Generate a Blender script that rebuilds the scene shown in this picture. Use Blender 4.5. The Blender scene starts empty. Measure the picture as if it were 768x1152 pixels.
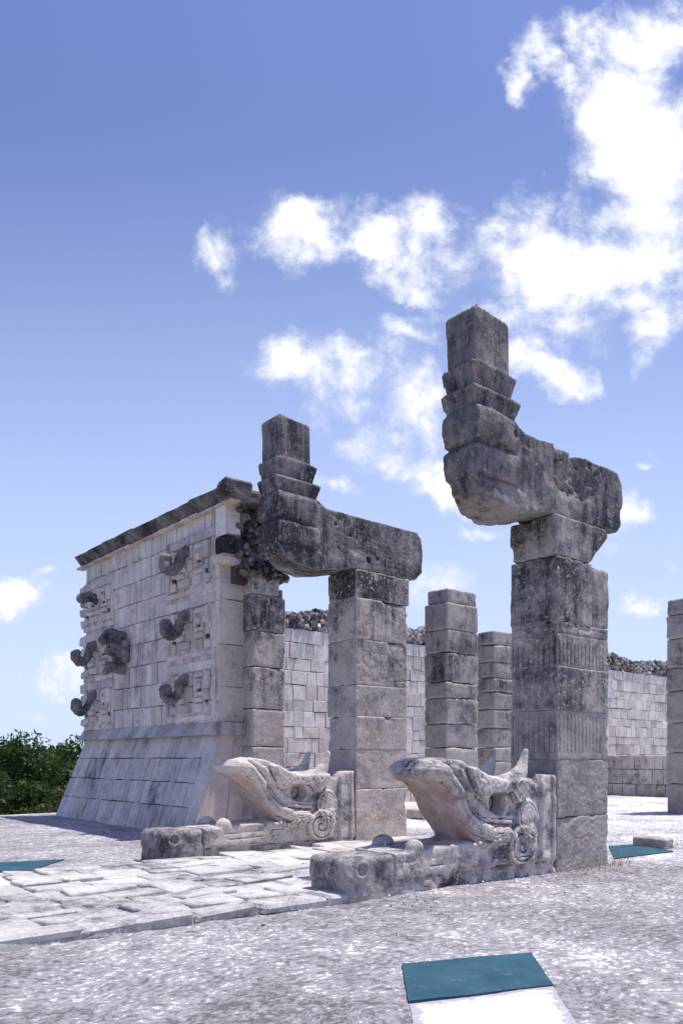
import bpy, math, random
import numpy as np
from mathutils import Vector
random.seed(7); rng = np.random.default_rng(7)
scene = bpy.context.scene
COL = scene.collection
R = math.radians
# world axes: x = into the temple (east), y = along the facade (north), z = up, metres; the eye stands at x = y = 0
EYE = 1.4; F = 902.0; HOR = 853.0
FW = (.6460, .7634); RT = (.7634, -.6460)
def ground_pt(px, py, z=0.0):                    # where a survey ray meets a level plane
    d = F*(EYE-z)/(py-HOR); r = (px-384)/F*d
    return (RT[0]*r+FW[0]*d, RT[1]*r+FW[1]*d)

# ------------------------------------------------------------------ tagging helpers
def tag(o, label=None, cat=None, group=None, kind=None):
    for k, v in (('label', label), ('category', cat), ('group', group), ('kind', kind)):
        if v: o[k] = v
    return o
def empty(name, loc, label, cat, group=None):
    o = bpy.data.objects.new(name, None); COL.objects.link(o); o.location = loc
    o.empty_display_size = .2
    return tag(o, label, cat, group)
def link_mesh(name, me, mat, parent=None):
    o = bpy.data.objects.new(name, me); COL.objects.link(o)
    if mat: me.materials.append(mat)
    if parent: o.parent = parent
    return o
def root_loc(parent):
    v = Vector((0, 0, 0))
    while parent: v += parent.location; parent = parent.parent
    return v

# ------------------------------------------------------------------ numpy noise
_L = [rng.random((32, 32, 32)).astype(np.float32) for _ in range(3)]
def vnoise(x, y, z, k=0):
    L = _L[k]
    xi = np.floor(x).astype(np.int32); yi = np.floor(y).astype(np.int32); zi = np.floor(z).astype(np.int32)
    fx = x-xi; fy = y-yi; fz = z-zi
    fx = fx*fx*(3-2*fx); fy = fy*fy*(3-2*fy); fz = fz*fz*(3-2*fz)
    x0 = xi & 31; y0 = yi & 31; z0 = zi & 31; x1 = (x0+1) & 31; y1 = (y0+1) & 31; z1 = (z0+1) & 31
    a = L[x0, y0, z0]*(1-fx)+L[x1, y0, z0]*fx; b = L[x0, y1, z0]*(1-fx)+L[x1, y1, z0]*fx
    c = L[x0, y0, z1]*(1-fx)+L[x1, y0, z1]*fx; d = L[x0, y1, z1]*(1-fx)+L[x1, y1, z1]*fx
    return ((a*(1-fy)+b*fy)*(1-fz)+(c*(1-fy)+d*fy)*fz)*2-1
def fbm(x, y, z, f, oc=4, g=.5, k=0):
    s = 0; a = 1
    for i in range(oc):
        s = s+a*vnoise(x*f+i*7.3, y*f+i*3.1, z*f+i*5.7, k); f *= 2.03; a *= g
    return s

# ------------------------------------------------------------------ surface nets
def nets(D, lo, h):
    S = D < 0
    n = D.shape
    c = tuple(m-1 for m in n)
    cnt = np.zeros(c, np.int8); pos = np.zeros(c+(3,), np.float32)
    def sl(o): return tuple(slice(o[i], o[i]+c[i]) for i in range(3))
    for ax in range(3):
        ot = [i for i in range(3) if i != ax]
        for u in (0, 1):
            for v in (0, 1):
                o0 = [0, 0, 0]; o0[ot[0]] = u; o0[ot[1]] = v
                o1 = list(o0); o1[ax] = 1
                d0 = D[sl(o0)]; d1 = D[sl(o1)]
                m = S[sl(o0)] != S[sl(o1)]
                idx = np.nonzero(m)
                t = d0[idx]/(d0[idx]-d1[idx])
                cnt[idx] += 1
                for i in range(3):
                    pos[idx+(np.full(len(t), i),)] += (t if i == ax else o0[i])
    act = cnt > 0
    ids = np.full(c, -1, np.int64); cells = np.argwhere(act); ids[act] = np.arange(len(cells))
    V = (cells+pos[act]/cnt[act][:, None])*h+np.array(lo)
    faces = []
    for ax in range(3):
        u, v = [(1, 2), (2, 0), (0, 1)][ax]
        a0 = [slice(None)]*3; a1 = [slice(None)]*3
        a0[ax] = slice(0, n[ax]-1); a1[ax] = slice(1, n[ax])
        s0 = S[tuple(a0)]; s1 = S[tuple(a1)]
        E = np.argwhere(s0 != s1)
        ok = (E[:, u] >= 1) & (E[:, v] >= 1) & (E[:, u] < n[u]-1) & (E[:, v] < n[v]-1)
        E = E[ok]; ins = s0[tuple(E.T)]
        q = []
        for du, dv in ((-1, -1), (0, -1), (0, 0), (-1, 0)):
            P = E.copy(); P[:, u] += du; P[:, v] += dv
            q.append(ids[tuple(P.T)])
        Q = np.stack(q, 1)
        Q[~ins] = Q[~ins][:, ::-1]
        faces.append(Q)
    return V, np.concatenate(faces)
def mesh_from(name, V, Fq, smooth=True, tint=None, tris=None):
    me = bpy.data.meshes.new(name)
    nq = len(Fq); nt = 0 if tris is None else len(tris)
    me.vertices.add(len(V)); me.vertices.foreach_set('co', np.asarray(V, np.float32).ravel())
    lv = np.asarray(Fq, np.int32).ravel()
    if nt: lv = np.concatenate([lv, np.asarray(tris, np.int32).ravel()])
    me.loops.add(len(lv)); me.loops.foreach_set('vertex_index', lv)
    st = np.arange(nq)*4
    if nt: st = np.concatenate([st, nq*4+np.arange(nt)*3])
    me.polygons.add(nq+nt); me.polygons.foreach_set('loop_start', st.astype(np.int32))
    me.polygons.foreach_set('use_smooth', np.full(nq+nt, smooth))
    me.update(calc_edges=True); me.validate()
    if tint is not None:
        at = me.attributes.new('tint', 'FLOAT', 'POINT'); at.data.foreach_set('value', np.asarray(tint, np.float32))
    return me
def sdf_obj(name, fn, lo, hi, h, mat, parent):
    """grow a stone from a distance function given in world coordinates"""
    lo = np.array(lo)-2*h; hi = np.array(hi)+2*h
    n = np.ceil((hi-lo)/h).astype(int)+1
    ax = [(lo[i]+np.arange(n[i])*h).astype(np.float32) for i in range(3)]
    X = ax[0][:, None, None]; Y = ax[1][None, :, None]; Z = ax[2][None, None, :]
    D = np.broadcast_to(fn(X, Y, Z), tuple(n)).astype(np.float32).copy()
    for i in range(3):
        s = [slice(None)]*3; s[i] = 0; D[tuple(s)] = np.maximum(D[tuple(s)], h*.5); s[i] = -1; D[tuple(s)] = np.maximum(D[tuple(s)], h*.5)
    V, Q = nets(D, lo, h)
    V = V-np.array(root_loc(parent))
    return link_mesh(name, mesh_from(name, V, Q), mat, parent)
def rbox(X, Y, Z, lo, hi, r):
    c = [(lo[i]+hi[i])/2 for i in range(3)]; s = [(hi[i]-lo[i])/2-r for i in range(3)]
    qx = np.abs(X-c[0])-s[0]; qy = np.abs(Y-c[1])-s[1]; qz = np.abs(Z-c[2])-s[2]
    return np.sqrt(np.maximum(qx, 0)**2+np.maximum(qy, 0)**2+np.maximum(qz, 0)**2)+np.minimum(np.maximum(np.maximum(qx, qy), qz), 0)-r
def smin(a, b, k):
    h = np.clip(.5+.5*(b-a)/k, 0, 1); return b*(1-h)+a*h-k*h*(1-h)
def smax(a, b, k): return -smin(-a, -b, k)
def cap(X, Y, Z, p, q, r0, r1):
    p = np.array(p, float); q = np.array(q, float); d = q-p; L = (d*d).sum()
    t = np.clip(((X-p[0])*d[0]+(Y-p[1])*d[1]+(Z-p[2])*d[2])/L, 0, 1)
    return np.sqrt((X-p[0]-t*d[0])**2+(Y-p[1]-t*d[1])**2+(Z-p[2]-t*d[2])**2)-(r0+(r1-r0)*t)
def poly2(X, Z, pts):
    """signed distance to a 2-D polygon"""
    P = np.array(pts, float); d = None; s = np.ones(np.broadcast(X, Z).shape)
    j = len(P)-1
    for i in range(len(P)):
        ex, ez = P[j]-P[i]; wx = X-P[i, 0]; wz = Z-P[i, 1]
        t = np.clip((wx*ex+wz*ez)/(ex*ex+ez*ez), 0, 1)
        q = (wx-ex*t)**2+(wz-ez*t)**2
        d = q if d is None else np.minimum(d, q)
        c1 = Z >= P[i, 1]; c2 = Z < P[j, 1]; c3 = ex*wz > ez*wx
        fl = (c1 & c2 & c3) | (~c1 & ~c2 & ~c3)
        s = np.where(fl, -s, s); j = i
    return np.sqrt(d)*s
def line2(X, Z, pts):
    d = None
    for (x0, z0), (x1, z1) in zip(pts[:-1], pts[1:]):
        ex = x1-x0; ez = z1-z0
        t = np.clip(((X-x0)*ex+(Z-z0)*ez)/(ex*ex+ez*ez), 0, 1)
        q = (X-x0-ex*t)**2+(Z-z0-ez*t)**2
        d = q if d is None else np.minimum(d, q)
    return np.sqrt(d)
def step(d, w): return np.clip(.5-d/w, 0, 1)**2*(3-2*np.clip(.5-d/w, 0, 1))   # 1 inside

# ------------------------------------------------------------------ box accumulator
_SG = np.array([(x, y, z) for x in (-1, 1) for y in (-1, 1) for z in (-1, 1)], float)
def _template():
    vid = {}; V = []
    for ci, s in enumerate(_SG):
        for a in range(3):
            vid[(ci, a)] = len(V); V.append((ci, a))
    def cid(x, y, z): return int((x > 0)*4+(y > 0)*2+(z > 0))
    Q = []; T = []
    for a in range(3):
        b, c = (a+1) % 3, (a+2) % 3
        for s in (-1, 1):
            ring = []
            for (u, v) in ((-1, -1), (1, -1), (1, 1), (-1, 1)):
                p = [0, 0, 0]; p[a] = s; p[b] = u; p[c] = v; ring.append(vid[(cid(*p), a)])
            Q.append(ring if s > 0 else ring[::-1])
    for a in range(3):
        b, c = (a+1) % 3, (a+2) % 3
        for u in (-1, 1):
            for v in (-1, 1):
                p = [0, 0, 0]; p[b] = u; p[c] = v; p[a] = -1; k0 = cid(*p); p[a] = 1; k1 = cid(*p)
                q = [vid[(k0, b)], vid[(k1, b)], vid[(k1, c)], vid[(k0, c)]]
                Q.append(q if u*v < 0 else q[::-1])
    for ci, s in enumerate(_SG):
        t = [vid[(ci, 0)], vid[(ci, 1)], vid[(ci, 2)]]
        T.append(t if s[0]*s[1]*s[2] > 0 else t[::-1])
    return V, np.array(Q), np.array(T)
_TV, _TQ, _TT = _template()
class Acc:
    def __init__(s): s.V = []; s.Q = []; s.T = []; s.t = []; s.n = 0
    def box(s, lo, hi, bev=.012, jit=.006, tint=1.0, fn=None):
        lo = np.array(lo, float); hi = np.array(hi, float); c = (lo+hi)/2; hs = (hi-lo)/2
        b = min(bev, hs.min()*.45)
        cj = rng.uniform(-jit, jit, (8, 3))
        P = np.empty((24, 3))
        for i, (ci, a) in enumerate(_TV):
            e = _SG[ci]*(hs-b); e = e.copy(); e[a] = _SG[ci][a]*hs[a]
            P[i] = c+e+cj[ci]
        s.add(P, _TQ, _TT, tint, fn)
    def add(s, P, Q, T, tint=1.0, fn=None):
        if fn:
            P0 = P; P = fn(P)
            if Q is not None and len(Q):
                f0 = Q[0]; nr = np.cross(P[f0[1]]-P[f0[0]], P[f0[2]]-P[f0[1]])
                if np.dot(nr, P[f0].mean(0)-P.mean(0)) < 0:
                    Q = np.asarray(Q)[:, ::-1]; T = np.asarray(T)[:, ::-1]
        s.V.append(P)
        if Q is not None and len(Q): s.Q.append(np.asarray(Q)+s.n)
        if T is not None and len(T): s.T.append(np.asarray(T)+s.n)
        s.t.append(np.full(len(P), tint)); s.n += len(P)
    def rock(s, c, r, seed=None, tint=1.0, sq=(1, 1, 1)):
        P = _ICO*rng.uniform(.55, 1.25, (len(_ICO), 1))*np.array(r)*np.array(sq)
        a = rng.uniform(0, 6.28); b = rng.uniform(0, 6.28)
        ca, sa, cb, sb = math.cos(a), math.sin(a), math.cos(b), math.sin(b)
        M = np.array([(ca, -sa, 0), (sa, ca, 0), (0, 0, 1)])@np.array([(1, 0, 0), (0, cb, -sb), (0, sb, cb)])
        s.add(P@M.T+np.array(c), None, _ICF, tint)
    def build(s, name, mat, parent=None, smooth=False):
        V = np.concatenate(s.V)-np.array(root_loc(parent))
        Q = np.concatenate(s.Q) if s.Q else np.zeros((0, 4), int)
        T = np.concatenate(s.T) if s.T else None
        return link_mesh(name, mesh_from(name, V, Q, smooth, np.concatenate(s.t), T), mat, parent)
import bmesh
_b = bmesh.new(); bmesh.ops.create_icosphere(_b, subdivisions=1, radius=1)
_b.verts.ensure_lookup_table(); _ICO = np.array([v.co[:] for v in _b.verts]); _ICF = np.array([[v.index for v in f.verts] for f in _b.faces]); _b.free()
_b = bmesh.new(); bmesh.ops.create_icosphere(_b, subdivisions=2, radius=1)
_b.verts.ensure_lookup_table(); _ICO2 = np.array([v.co[:] for v in _b.verts]); _ICF2 = np.array([[v.index for v in f.verts] for f in _b.faces]); _b.free()

# ------------------------------------------------------------------ materials
class NT:
    def __init__(s, nt): s.nt = nt; s.n = nt.nodes; s.l = nt.links
    def new(s, t, **kw):
        n = s.n.new(t)
        for k, v in kw.items(): setattr(n, k, v)
        return n
    def set(s, sock, v):
        if isinstance(v, bpy.types.NodeSocket): s.l.new(v, sock)
        else: sock.default_value = v
    def math(s, op, a, b=0.0, c=0.0, clamp=False):
        n = s.new('ShaderNodeMath', operation=op, use_clamp=clamp)
        s.set(n.inputs[0], a); s.set(n.inputs[1], b); s.set(n.inputs[2], c); return n.outputs[0]
    def vmath(s, op, a, b=None, out=0):
        n = s.new('ShaderNodeVectorMath', operation=op); s.set(n.inputs[0], a)
        if b is not None:
            if op == 'SCALE': s.set(n.inputs['Scale'], b)
            else: s.set(n.inputs[1], b)
        return n.outputs[out]
    def noise(s, vec, scale, detail=4, rough=.55, dist=0.0, out='Fac'):
        n = s.new('ShaderNodeTexNoise'); s.set(n.inputs['Vector'], vec)
        n.inputs['Scale'].default_value = scale; n.inputs['Detail'].default_value = detail
        n.inputs['Roughness'].default_value = rough; n.inputs['Distortion'].default_value = dist
        return n.outputs[out]
    def mapr(s, v, a, b, c=0.0, d=1.0, smooth=True):
        n = s.new('ShaderNodeMapRange'); n.clamp = True
        if smooth: n.interpolation_type = 'SMOOTHSTEP'
        s.set(n.inputs[0], v); s.set(n.inputs[1], a); s.set(n.inputs[2], b); s.set(n.inputs[3], c); s.set(n.inputs[4], d)
        return n.outputs[0]
    def mix(s, f, a, b, mode='MIX'):
        n = s.new('ShaderNodeMix', data_type='RGBA', blend_type=mode)
        s.set(n.inputs[0], f)
        for sock, v in ((n.inputs[6], a), (n.inputs[7], b)):
            if isinstance(v, bpy.types.NodeSocket): s.l.new(v, sock)
            else: sock.default_value = (v[0], v[1], v[2], 1)
        return n.outputs[2]
    def bump(s, h, strength, dist, nrm=None):
        n = s.new('ShaderNodeBump'); n.inputs['Strength'].default_value = strength; n.inputs['Distance'].default_value = dist
        s.set(n.inputs['Height'], h)
        if nrm is not None: s.l.new(nrm, n.inputs['Normal'])
        return n.outputs[0]
def new_mat(name):
    m = bpy.data.materials.new(name); m.use_nodes = True
    t = NT(m.node_tree); b = m.node_tree.nodes['Principled BSDF']
    b.inputs['Roughness'].default_value = .9; b.inputs['Specular IOR Level'].default_value = .15
    return m, t, b
def stone(name, light=(.46, .42, .43), grey=(.26, .245, .27), dark=.45, stain=.25, tint=False, zg=None, rnd=.12,
          streak=.5, bump=1.0, warm=(.46, .33, .23), black=(.035, .034, .04), carve=None, cav_shade=1.0, spk=1.0, hue=1.0):
    """weathered limestone: pale face, grey patina, black lichen and run-off streaks, ochre stain"""
    light = (light[0]*1.06, light[1]*1.05, light[2]*.97); grey = (grey[0]*.99, grey[1]*.98, grey[2]*.92)
    m, t, b = new_mat(name)
    tc = t.new('ShaderNodeTexCoord').outputs['Object']
    oi = t.new('ShaderNodeObjectInfo'); rv = oi.outputs['Random']
    off = t.new('ShaderNodeCombineXYZ'); t.set(off.inputs[0], t.math('MULTIPLY', rv, 7.0)); t.set(off.inputs[1], t.math('MULTIPLY', rv, 3.0)); t.set(off.inputs[2], t.math('MULTIPLY', rv, 1.0))
    P = t.vmath('ADD', tc, off.outputs[0])
    big = t.noise(P, .9, 6, .62); mid = t.noise(P, 4.5, 7, .68, .1); fine = t.noise(P, 26, 6, .7); grain = t.noise(P, 110, 3, .7)
    st = t.noise(t.vmath('MULTIPLY', P, (5.0, 5.0, .55)), 1.6, 5, .6)
    g = t.math('ADD', t.math('MULTIPLY', big, .55), t.math('MULTIPLY', mid, .45))
    colr = t.mix(t.mapr(g, .40, .62), light, grey)
    colr = t.mix(t.mapr(t.noise(P, 2.3, 5, .6, .3), .60-.12*stain, .72, 0, .75), colr, warm) if stain > 0 else colr
    d = t.math('ADD', t.math('MULTIPLY', st, streak), t.math('MULTIPLY', mid, 1-streak))
    d = t.math('ADD', d, t.math('MULTIPLY', t.math('SUBTRACT', big, .5), .7))
    d = t.math('ADD', d, t.math('MULTIPLY', t.math('SUBTRACT', fine, .5), .35))
    d = t.math('ADD', d, t.math('MULTIPLY', t.math('SUBTRACT', rv, .5), rnd))
    if zg:
        z = t.new('ShaderNodeSeparateXYZ'); t.set(z.inputs[0], tc)
        d = t.math('ADD', d, t.mapr(z.outputs[2], zg[0], zg[1], -zg[2], zg[2], smooth=False))
    if tint:
        at = t.new('ShaderNodeAttribute', attribute_name='tint').outputs['Fac']
        d = t.math('SUBTRACT', d, t.math('MULTIPLY', t.math('SUBTRACT', at, 1.0), .25))
    th = .78-.42*dark
    colr = t.mix(t.mapr(d, th-.10, th+.09, 0, .62), colr, (.10, .097, .115))
    colr = t.mix(t.mapr(d, th+.05, th+.16, 0, .85), colr, black)
    sp1 = t.noise(P, 38, 6, .72); sp2 = t.noise(P, 17, 7, .75)
    colr = t.mix(t.mapr(t.math('ADD', sp1, t.math('MULTIPLY', t.math('SUBTRACT', d, th), .5)), .53, .66, 0, .62*spk), colr, (.06, .056, .062))
    colr = t.mix(t.mapr(sp2, .54, .66, 0, .75*spk), colr, tuple(min(.85, q*1.3) for q in light))
    if tint:
        cav_shade = 0
        hsh = t.math('FRACT', t.math('MULTIPLY', at, 53.7)); h2 = t.math('FRACT', t.math('MULTIPLY', at, 171.3))
        colr = t.mix(t.math('MULTIPLY', t.mapr(hsh, .45, 1.0), .30*hue), colr, warm)
        colr = t.mix(t.math('MULTIPLY', t.mapr(h2, .5, 1.0), .28*hue), colr, tuple(q*.75 for q in grey))
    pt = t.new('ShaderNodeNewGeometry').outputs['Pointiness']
    colr = t.mix(t.mapr(pt, .492, .455, 0, .62*cav_shade), colr, (.075, .068, .075))  # recesses darkened by curvature: shade painted into the colour
    colr = t.mix(t.mapr(pt, .508, .55, 0, .40*cav_shade), colr, tuple(min(1, q*1.25) for q in light))  # convex edges lightened: highlight painted into the colour
    v = t.math('ADD', .44, t.math('ADD', t.math('MULTIPLY', fine, .72), t.math('MULTIPLY', grain, .42)))
    v = t.math('MULTIPLY', v, t.math('ADD', .93, t.math('MULTIPLY', rv, .14)))
    if tint: v = t.math('MULTIPLY', v, at)
    hv = t.new('ShaderNodeCombineColor'); [t.set(hv.inputs[i], v) for i in range(3)]
    colr = t.mix(1.0, colr, hv.outputs[0], 'MULTIPLY')
    t.set(b.inputs['Base Color'], colr)
    vo = t.new('ShaderNodeTexVoronoi'); t.set(vo.inputs['Vector'], P); vo.inputs['Scale'].default_value = 24
    pits = t.mapr(vo.outputs['Distance'], .05, .32)
    h = t.math('ADD', t.math('MULTIPLY', mid, .55), t.math('ADD', t.math('MULTIPLY', fine, .55), t.math('ADD', t.math('MULTIPLY', grain, .16), t.math('MULTIPLY', pits, .16))))
    nr = t.bump(h, .8*bump, .035)
    if carve: nr = carve(t, tc, nr)
    t.set(b.inputs['Normal'], nr)
    return m
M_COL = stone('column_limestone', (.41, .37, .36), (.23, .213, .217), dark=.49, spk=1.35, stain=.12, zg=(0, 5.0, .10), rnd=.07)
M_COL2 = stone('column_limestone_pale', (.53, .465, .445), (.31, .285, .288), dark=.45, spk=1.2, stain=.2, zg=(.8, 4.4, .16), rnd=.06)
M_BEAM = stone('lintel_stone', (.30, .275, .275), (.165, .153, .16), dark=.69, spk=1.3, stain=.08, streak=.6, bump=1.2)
M_SERP = stone('serpent_stone', (.60, .54, .52), (.36, .333, .335), dark=.49, stain=.0, streak=.15, rnd=.05, bump=1.1, cav_shade=1.3)
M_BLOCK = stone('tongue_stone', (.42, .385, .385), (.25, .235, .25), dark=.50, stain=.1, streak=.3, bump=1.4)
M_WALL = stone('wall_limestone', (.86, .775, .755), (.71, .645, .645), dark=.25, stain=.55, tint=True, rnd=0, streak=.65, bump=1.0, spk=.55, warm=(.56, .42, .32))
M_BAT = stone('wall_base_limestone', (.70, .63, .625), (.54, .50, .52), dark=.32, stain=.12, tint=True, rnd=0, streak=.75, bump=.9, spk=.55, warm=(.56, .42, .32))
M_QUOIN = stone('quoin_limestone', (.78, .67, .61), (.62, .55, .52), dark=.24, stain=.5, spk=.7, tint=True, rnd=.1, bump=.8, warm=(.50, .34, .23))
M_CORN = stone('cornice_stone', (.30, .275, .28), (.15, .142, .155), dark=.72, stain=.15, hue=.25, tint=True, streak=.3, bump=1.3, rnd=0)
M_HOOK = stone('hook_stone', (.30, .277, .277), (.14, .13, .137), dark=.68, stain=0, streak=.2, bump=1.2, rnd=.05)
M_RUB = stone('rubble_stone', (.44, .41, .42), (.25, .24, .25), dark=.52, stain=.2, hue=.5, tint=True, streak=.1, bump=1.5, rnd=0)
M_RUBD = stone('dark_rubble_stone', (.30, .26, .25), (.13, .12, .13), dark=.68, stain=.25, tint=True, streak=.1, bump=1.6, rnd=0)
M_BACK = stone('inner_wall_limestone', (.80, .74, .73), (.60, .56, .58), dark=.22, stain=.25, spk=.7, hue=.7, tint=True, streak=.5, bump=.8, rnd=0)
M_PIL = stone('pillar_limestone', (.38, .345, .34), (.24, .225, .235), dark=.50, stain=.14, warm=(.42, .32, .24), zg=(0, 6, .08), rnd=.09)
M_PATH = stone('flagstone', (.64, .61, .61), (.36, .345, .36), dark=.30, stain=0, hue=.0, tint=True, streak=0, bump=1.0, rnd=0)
mj, tj, bj = new_mat('joint_mortar')
tj.set(bj.inputs['Base Color'], tj.mix(tj.noise(tj.new('ShaderNodeTexCoord').outputs['Object'], 6), (.05, .04, .04), (.16, .13, .12)))
M_JOINT = mj
def serpent_mat():
    """serpent stone with the ochre-stained throat, in the head's own coordinates"""
    m = M_SERP; t = NT(m.node_tree); b = m.node_tree.nodes['Principled BSDF']
    src = b.inputs['Base Color'].links[0].from_socket
    tc = t.new('ShaderNodeTexCoord').outputs['Object']; z = t.new('ShaderNodeSeparateXYZ'); t.set(z.inputs[0], tc)
    at = t.new('ShaderNodeAttribute', attribute_name='tint').outputs['Fac']
    wv = t.noise(tc, 5, 5, .6)
    k = t.math('MULTIPLY', t.mapr(at, .2, .9), t.mapr(wv, .34, .60, .35, .95))
    t.set(b.inputs['Base Color'], t.mix(k, src, (.47, .34, .28)))
serpent_mat()

# ground material ---------------------------------------------------------------
def ground_mat():
    m, t, b = new_mat('rough_lime_floor')
    P = t.new('ShaderNodeTexCoord').outputs['Object']
    warp = t.noise(P, 1.1, 3, .5, 0, 'Color')
    W = t.vmath('ADD', P, t.vmath('SCALE', t.vmath('SUBTRACT', warp, (.5, .5, .5)), .6))
    W2 = t.vmath('ADD', P, t.vmath('SCALE', t.vmath('SUBTRACT', t.noise(P, 9, 3, .6, 0, 'Color'), (.5, .5, .5)), .16))
    vr = t.new('ShaderNodeTexVoronoi'); t.set(vr.inputs['Vector'], t.vmath('MULTIPLY', W2, (13, 21, 12))); vr.inputs['Scale'].default_value = 1
    A = t.noise(t.vmath('MULTIPLY', W, (15, 22, 10)), 1, 6, .74, .3)
    chip = t.mapr(vr.outputs['Distance'], .12, .50, .62, .40)
    dash = t.math('ADD', t.math('MULTIPLY', A, .66), t.math('MULTIPLY', chip, .34))
    big = t.noise(P, .45, 5, .6); mid = t.noise(P, 3.0, 5, .65); fine = t.noise(P, 60, 4, .7)
    sx = t.new('ShaderNodeSeparateXYZ'); t.set(sx.inputs[0], P)
    lift = t.mapr(sx.outputs[0], 9.0, 13.0, 0, .13)
    f = t.math('ADD', t.math('MULTIPLY', dash, 1.7), t.math('ADD', t.math('MULTIPLY', mid, .45), t.math('MULTIPLY', big, .55)))
    f = t.math('ADD', t.math('ADD', f, t.math('MULTIPLY', fine, .12)), lift)
    c = t.mix(t.mapr(f, 1.16, 1.45), (.15, .136, .146), (.40, .370, .380))
    c = t.mix(t.mapr(f, 1.46, 1.56), c, (.86, .83, .82))
    t.set(b.inputs['Base Color'], c)
    h = t.math('ADD', t.math('MULTIPLY', dash, 1.0), t.math('ADD', t.math('MULTIPLY', mid, .5), t.math('MULTIPLY', fine, .1)))
    t.set(b.inputs['Normal'], t.bump(h, .9, .035))
    return m
M_GROUND = ground_mat()
def plain(name, c1, c2, sc=8, rough=.9, bump=.3, dist=.01, det=4):
    m, t, b = new_mat(name); P = t.new('ShaderNodeTexCoord').outputs['Object']
    n = t.noise(P, sc, det, .65); n2 = t.noise(P, sc*6, 3, .6)
    k = t.math('ADD', t.math('MULTIPLY', n, .7), t.math('MULTIPLY', n2, .3))
    t.set(b.inputs['Base Color'], t.mix(t.mapr(k, .38, .62), c1, c2)); b.inputs['Roughness'].default_value = rough
    t.set(b.inputs['Normal'], t.bump(k, bump, dist)); return m
def panel_mat(name, c1, c2, dirt, amt):
    m, t, b = new_mat(name); P = t.new('ShaderNodeTexCoord').outputs['Object']
    n = t.noise(P, 3, 5, .6); sc = t.noise(t.vmath('MULTIPLY', P, (14, 60, 14)), 1, 6, .75); dt = t.noise(P, 9, 7, .75); g = t.noise(P, 150, 3, .7)
    c = t.mix(t.mapr(n, .35, .65), c1, c2)
    c = t.mix(t.mapr(dt, .56, .72, 0, amt), c, dirt); c = t.mix(t.mapr(sc, .62, .74, 0, amt*.8), c, dirt); c = t.mix(t.mapr(g, .5, .75, 0, .25*amt), c, dirt)
    t.set(b.inputs['Base Color'], c); b.inputs['Roughness'].default_value = .8
    t.set(b.inputs['Normal'], t.bump(t.math('ADD', dt, t.math('MULTIPLY', g, .4)), .5, .012)); return m
def patch_mat():
    m, t, b = new_mat('white_lime_wash'); P = t.new('ShaderNodeTexCoord').outputs['Object']
    at = t.new('ShaderNodeAttribute', attribute_name='tint').outputs['Fac']
    n = t.noise(P, 14, 8, .75); n2 = t.noise(P, 5, 5, .6); g = t.noise(P, 90, 4, .7)
    k = t.math('SUBTRACT', t.math('ADD', t.math('MULTIPLY', n, .7), t.math('MULTIPLY', g, .3)), t.math('MULTIPLY', at, 1.6))
    c = t.mix(t.mapr(n2, .35, .65), (.84, .83, .82), (.74, .72, .71))
    c = t.mix(t.mapr(n, .60, .70, 0, .5), c, (.50, .47, .48))
    c = t.mix(t.mapr(k, .36, .44), c, (.44, .41, .43))
    t.set(b.inputs['Base Color'], c); t.set(b.inputs['Normal'], t.bump(t.math('ADD', n, t.math('MULTIPLY', g, .4)), .7, .015)); return m
M_TEAL = panel_mat('teal_paint', (.026, .080, .112), (.040, .108, .145), (.20, .25, .26), .5)
M_TEALE = plain('panel_edge', (.12, .16, .16), (.05, .07, .07), 20)
M_WHITE = patch_mat()
M_WOOD = plain('weathered_wood', (.42, .33, .20), (.30, .23, .14), 30)
M_GRASS = plain('dry_grass', (.40, .33, .19), (.26, .22, .13), 12)
M_BARK = plain('bark', (.10, .08, .06), (.20, .17, .13), 6, .9, .8, .03)
M_FOREST = plain('far_canopy', (.018, .045, .012), (.06, .11, .03), .35, .9, 1.0, 1.2, 6)
M_SOIL = plain('jungle_floor', (.03, .045, .02), (.07, .08, .04), .2, .95, .5, .2)
def leaf_mat(name, c1, c2, c3):
    m, t, b = new_mat(name)
    at = t.new('ShaderNodeAttribute', attribute_name='tint').outputs['Fac']
    c = t.mix(t.mapr(at, 0, .7, smooth=False), c1, c2); c = t.mix(t.mapr(at, .7, 1.0, smooth=False), c, c3)
    t.set(b.inputs['Base Color'], c); b.inputs['Roughness'].default_value = .55; b.inputs['Specular IOR Level'].default_value = .3
    tr = t.new('ShaderNodeBsdfTranslucent'); t.set(tr.inputs[0], t.mix(.5, c, (.12, .2, .02)))
    mx = t.new('ShaderNodeMixShader'); mx.inputs[0].default_value = .3
    out = [n for n in t.n if n.type == 'OUTPUT_MATERIAL'][0]
    t.l.new(b.outputs[0], mx.inputs[1]); t.l.new(tr.outputs[0], mx.inputs[2]); t.l.new(mx.outputs[0], out.inputs[0])
    return m
M_LEAF = [leaf_mat('leaf_deep', (.010, .028, .006), (.022, .055, .010), (.09, .145, .028)),
          leaf_mat('leaf_fresh', (.012, .034, .006), (.028, .066, .011), (.11, .16, .03)),
          leaf_mat('leaf_olive', (.016, .03, .008), (.05, .07, .02), (.12, .12, .04))]

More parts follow.
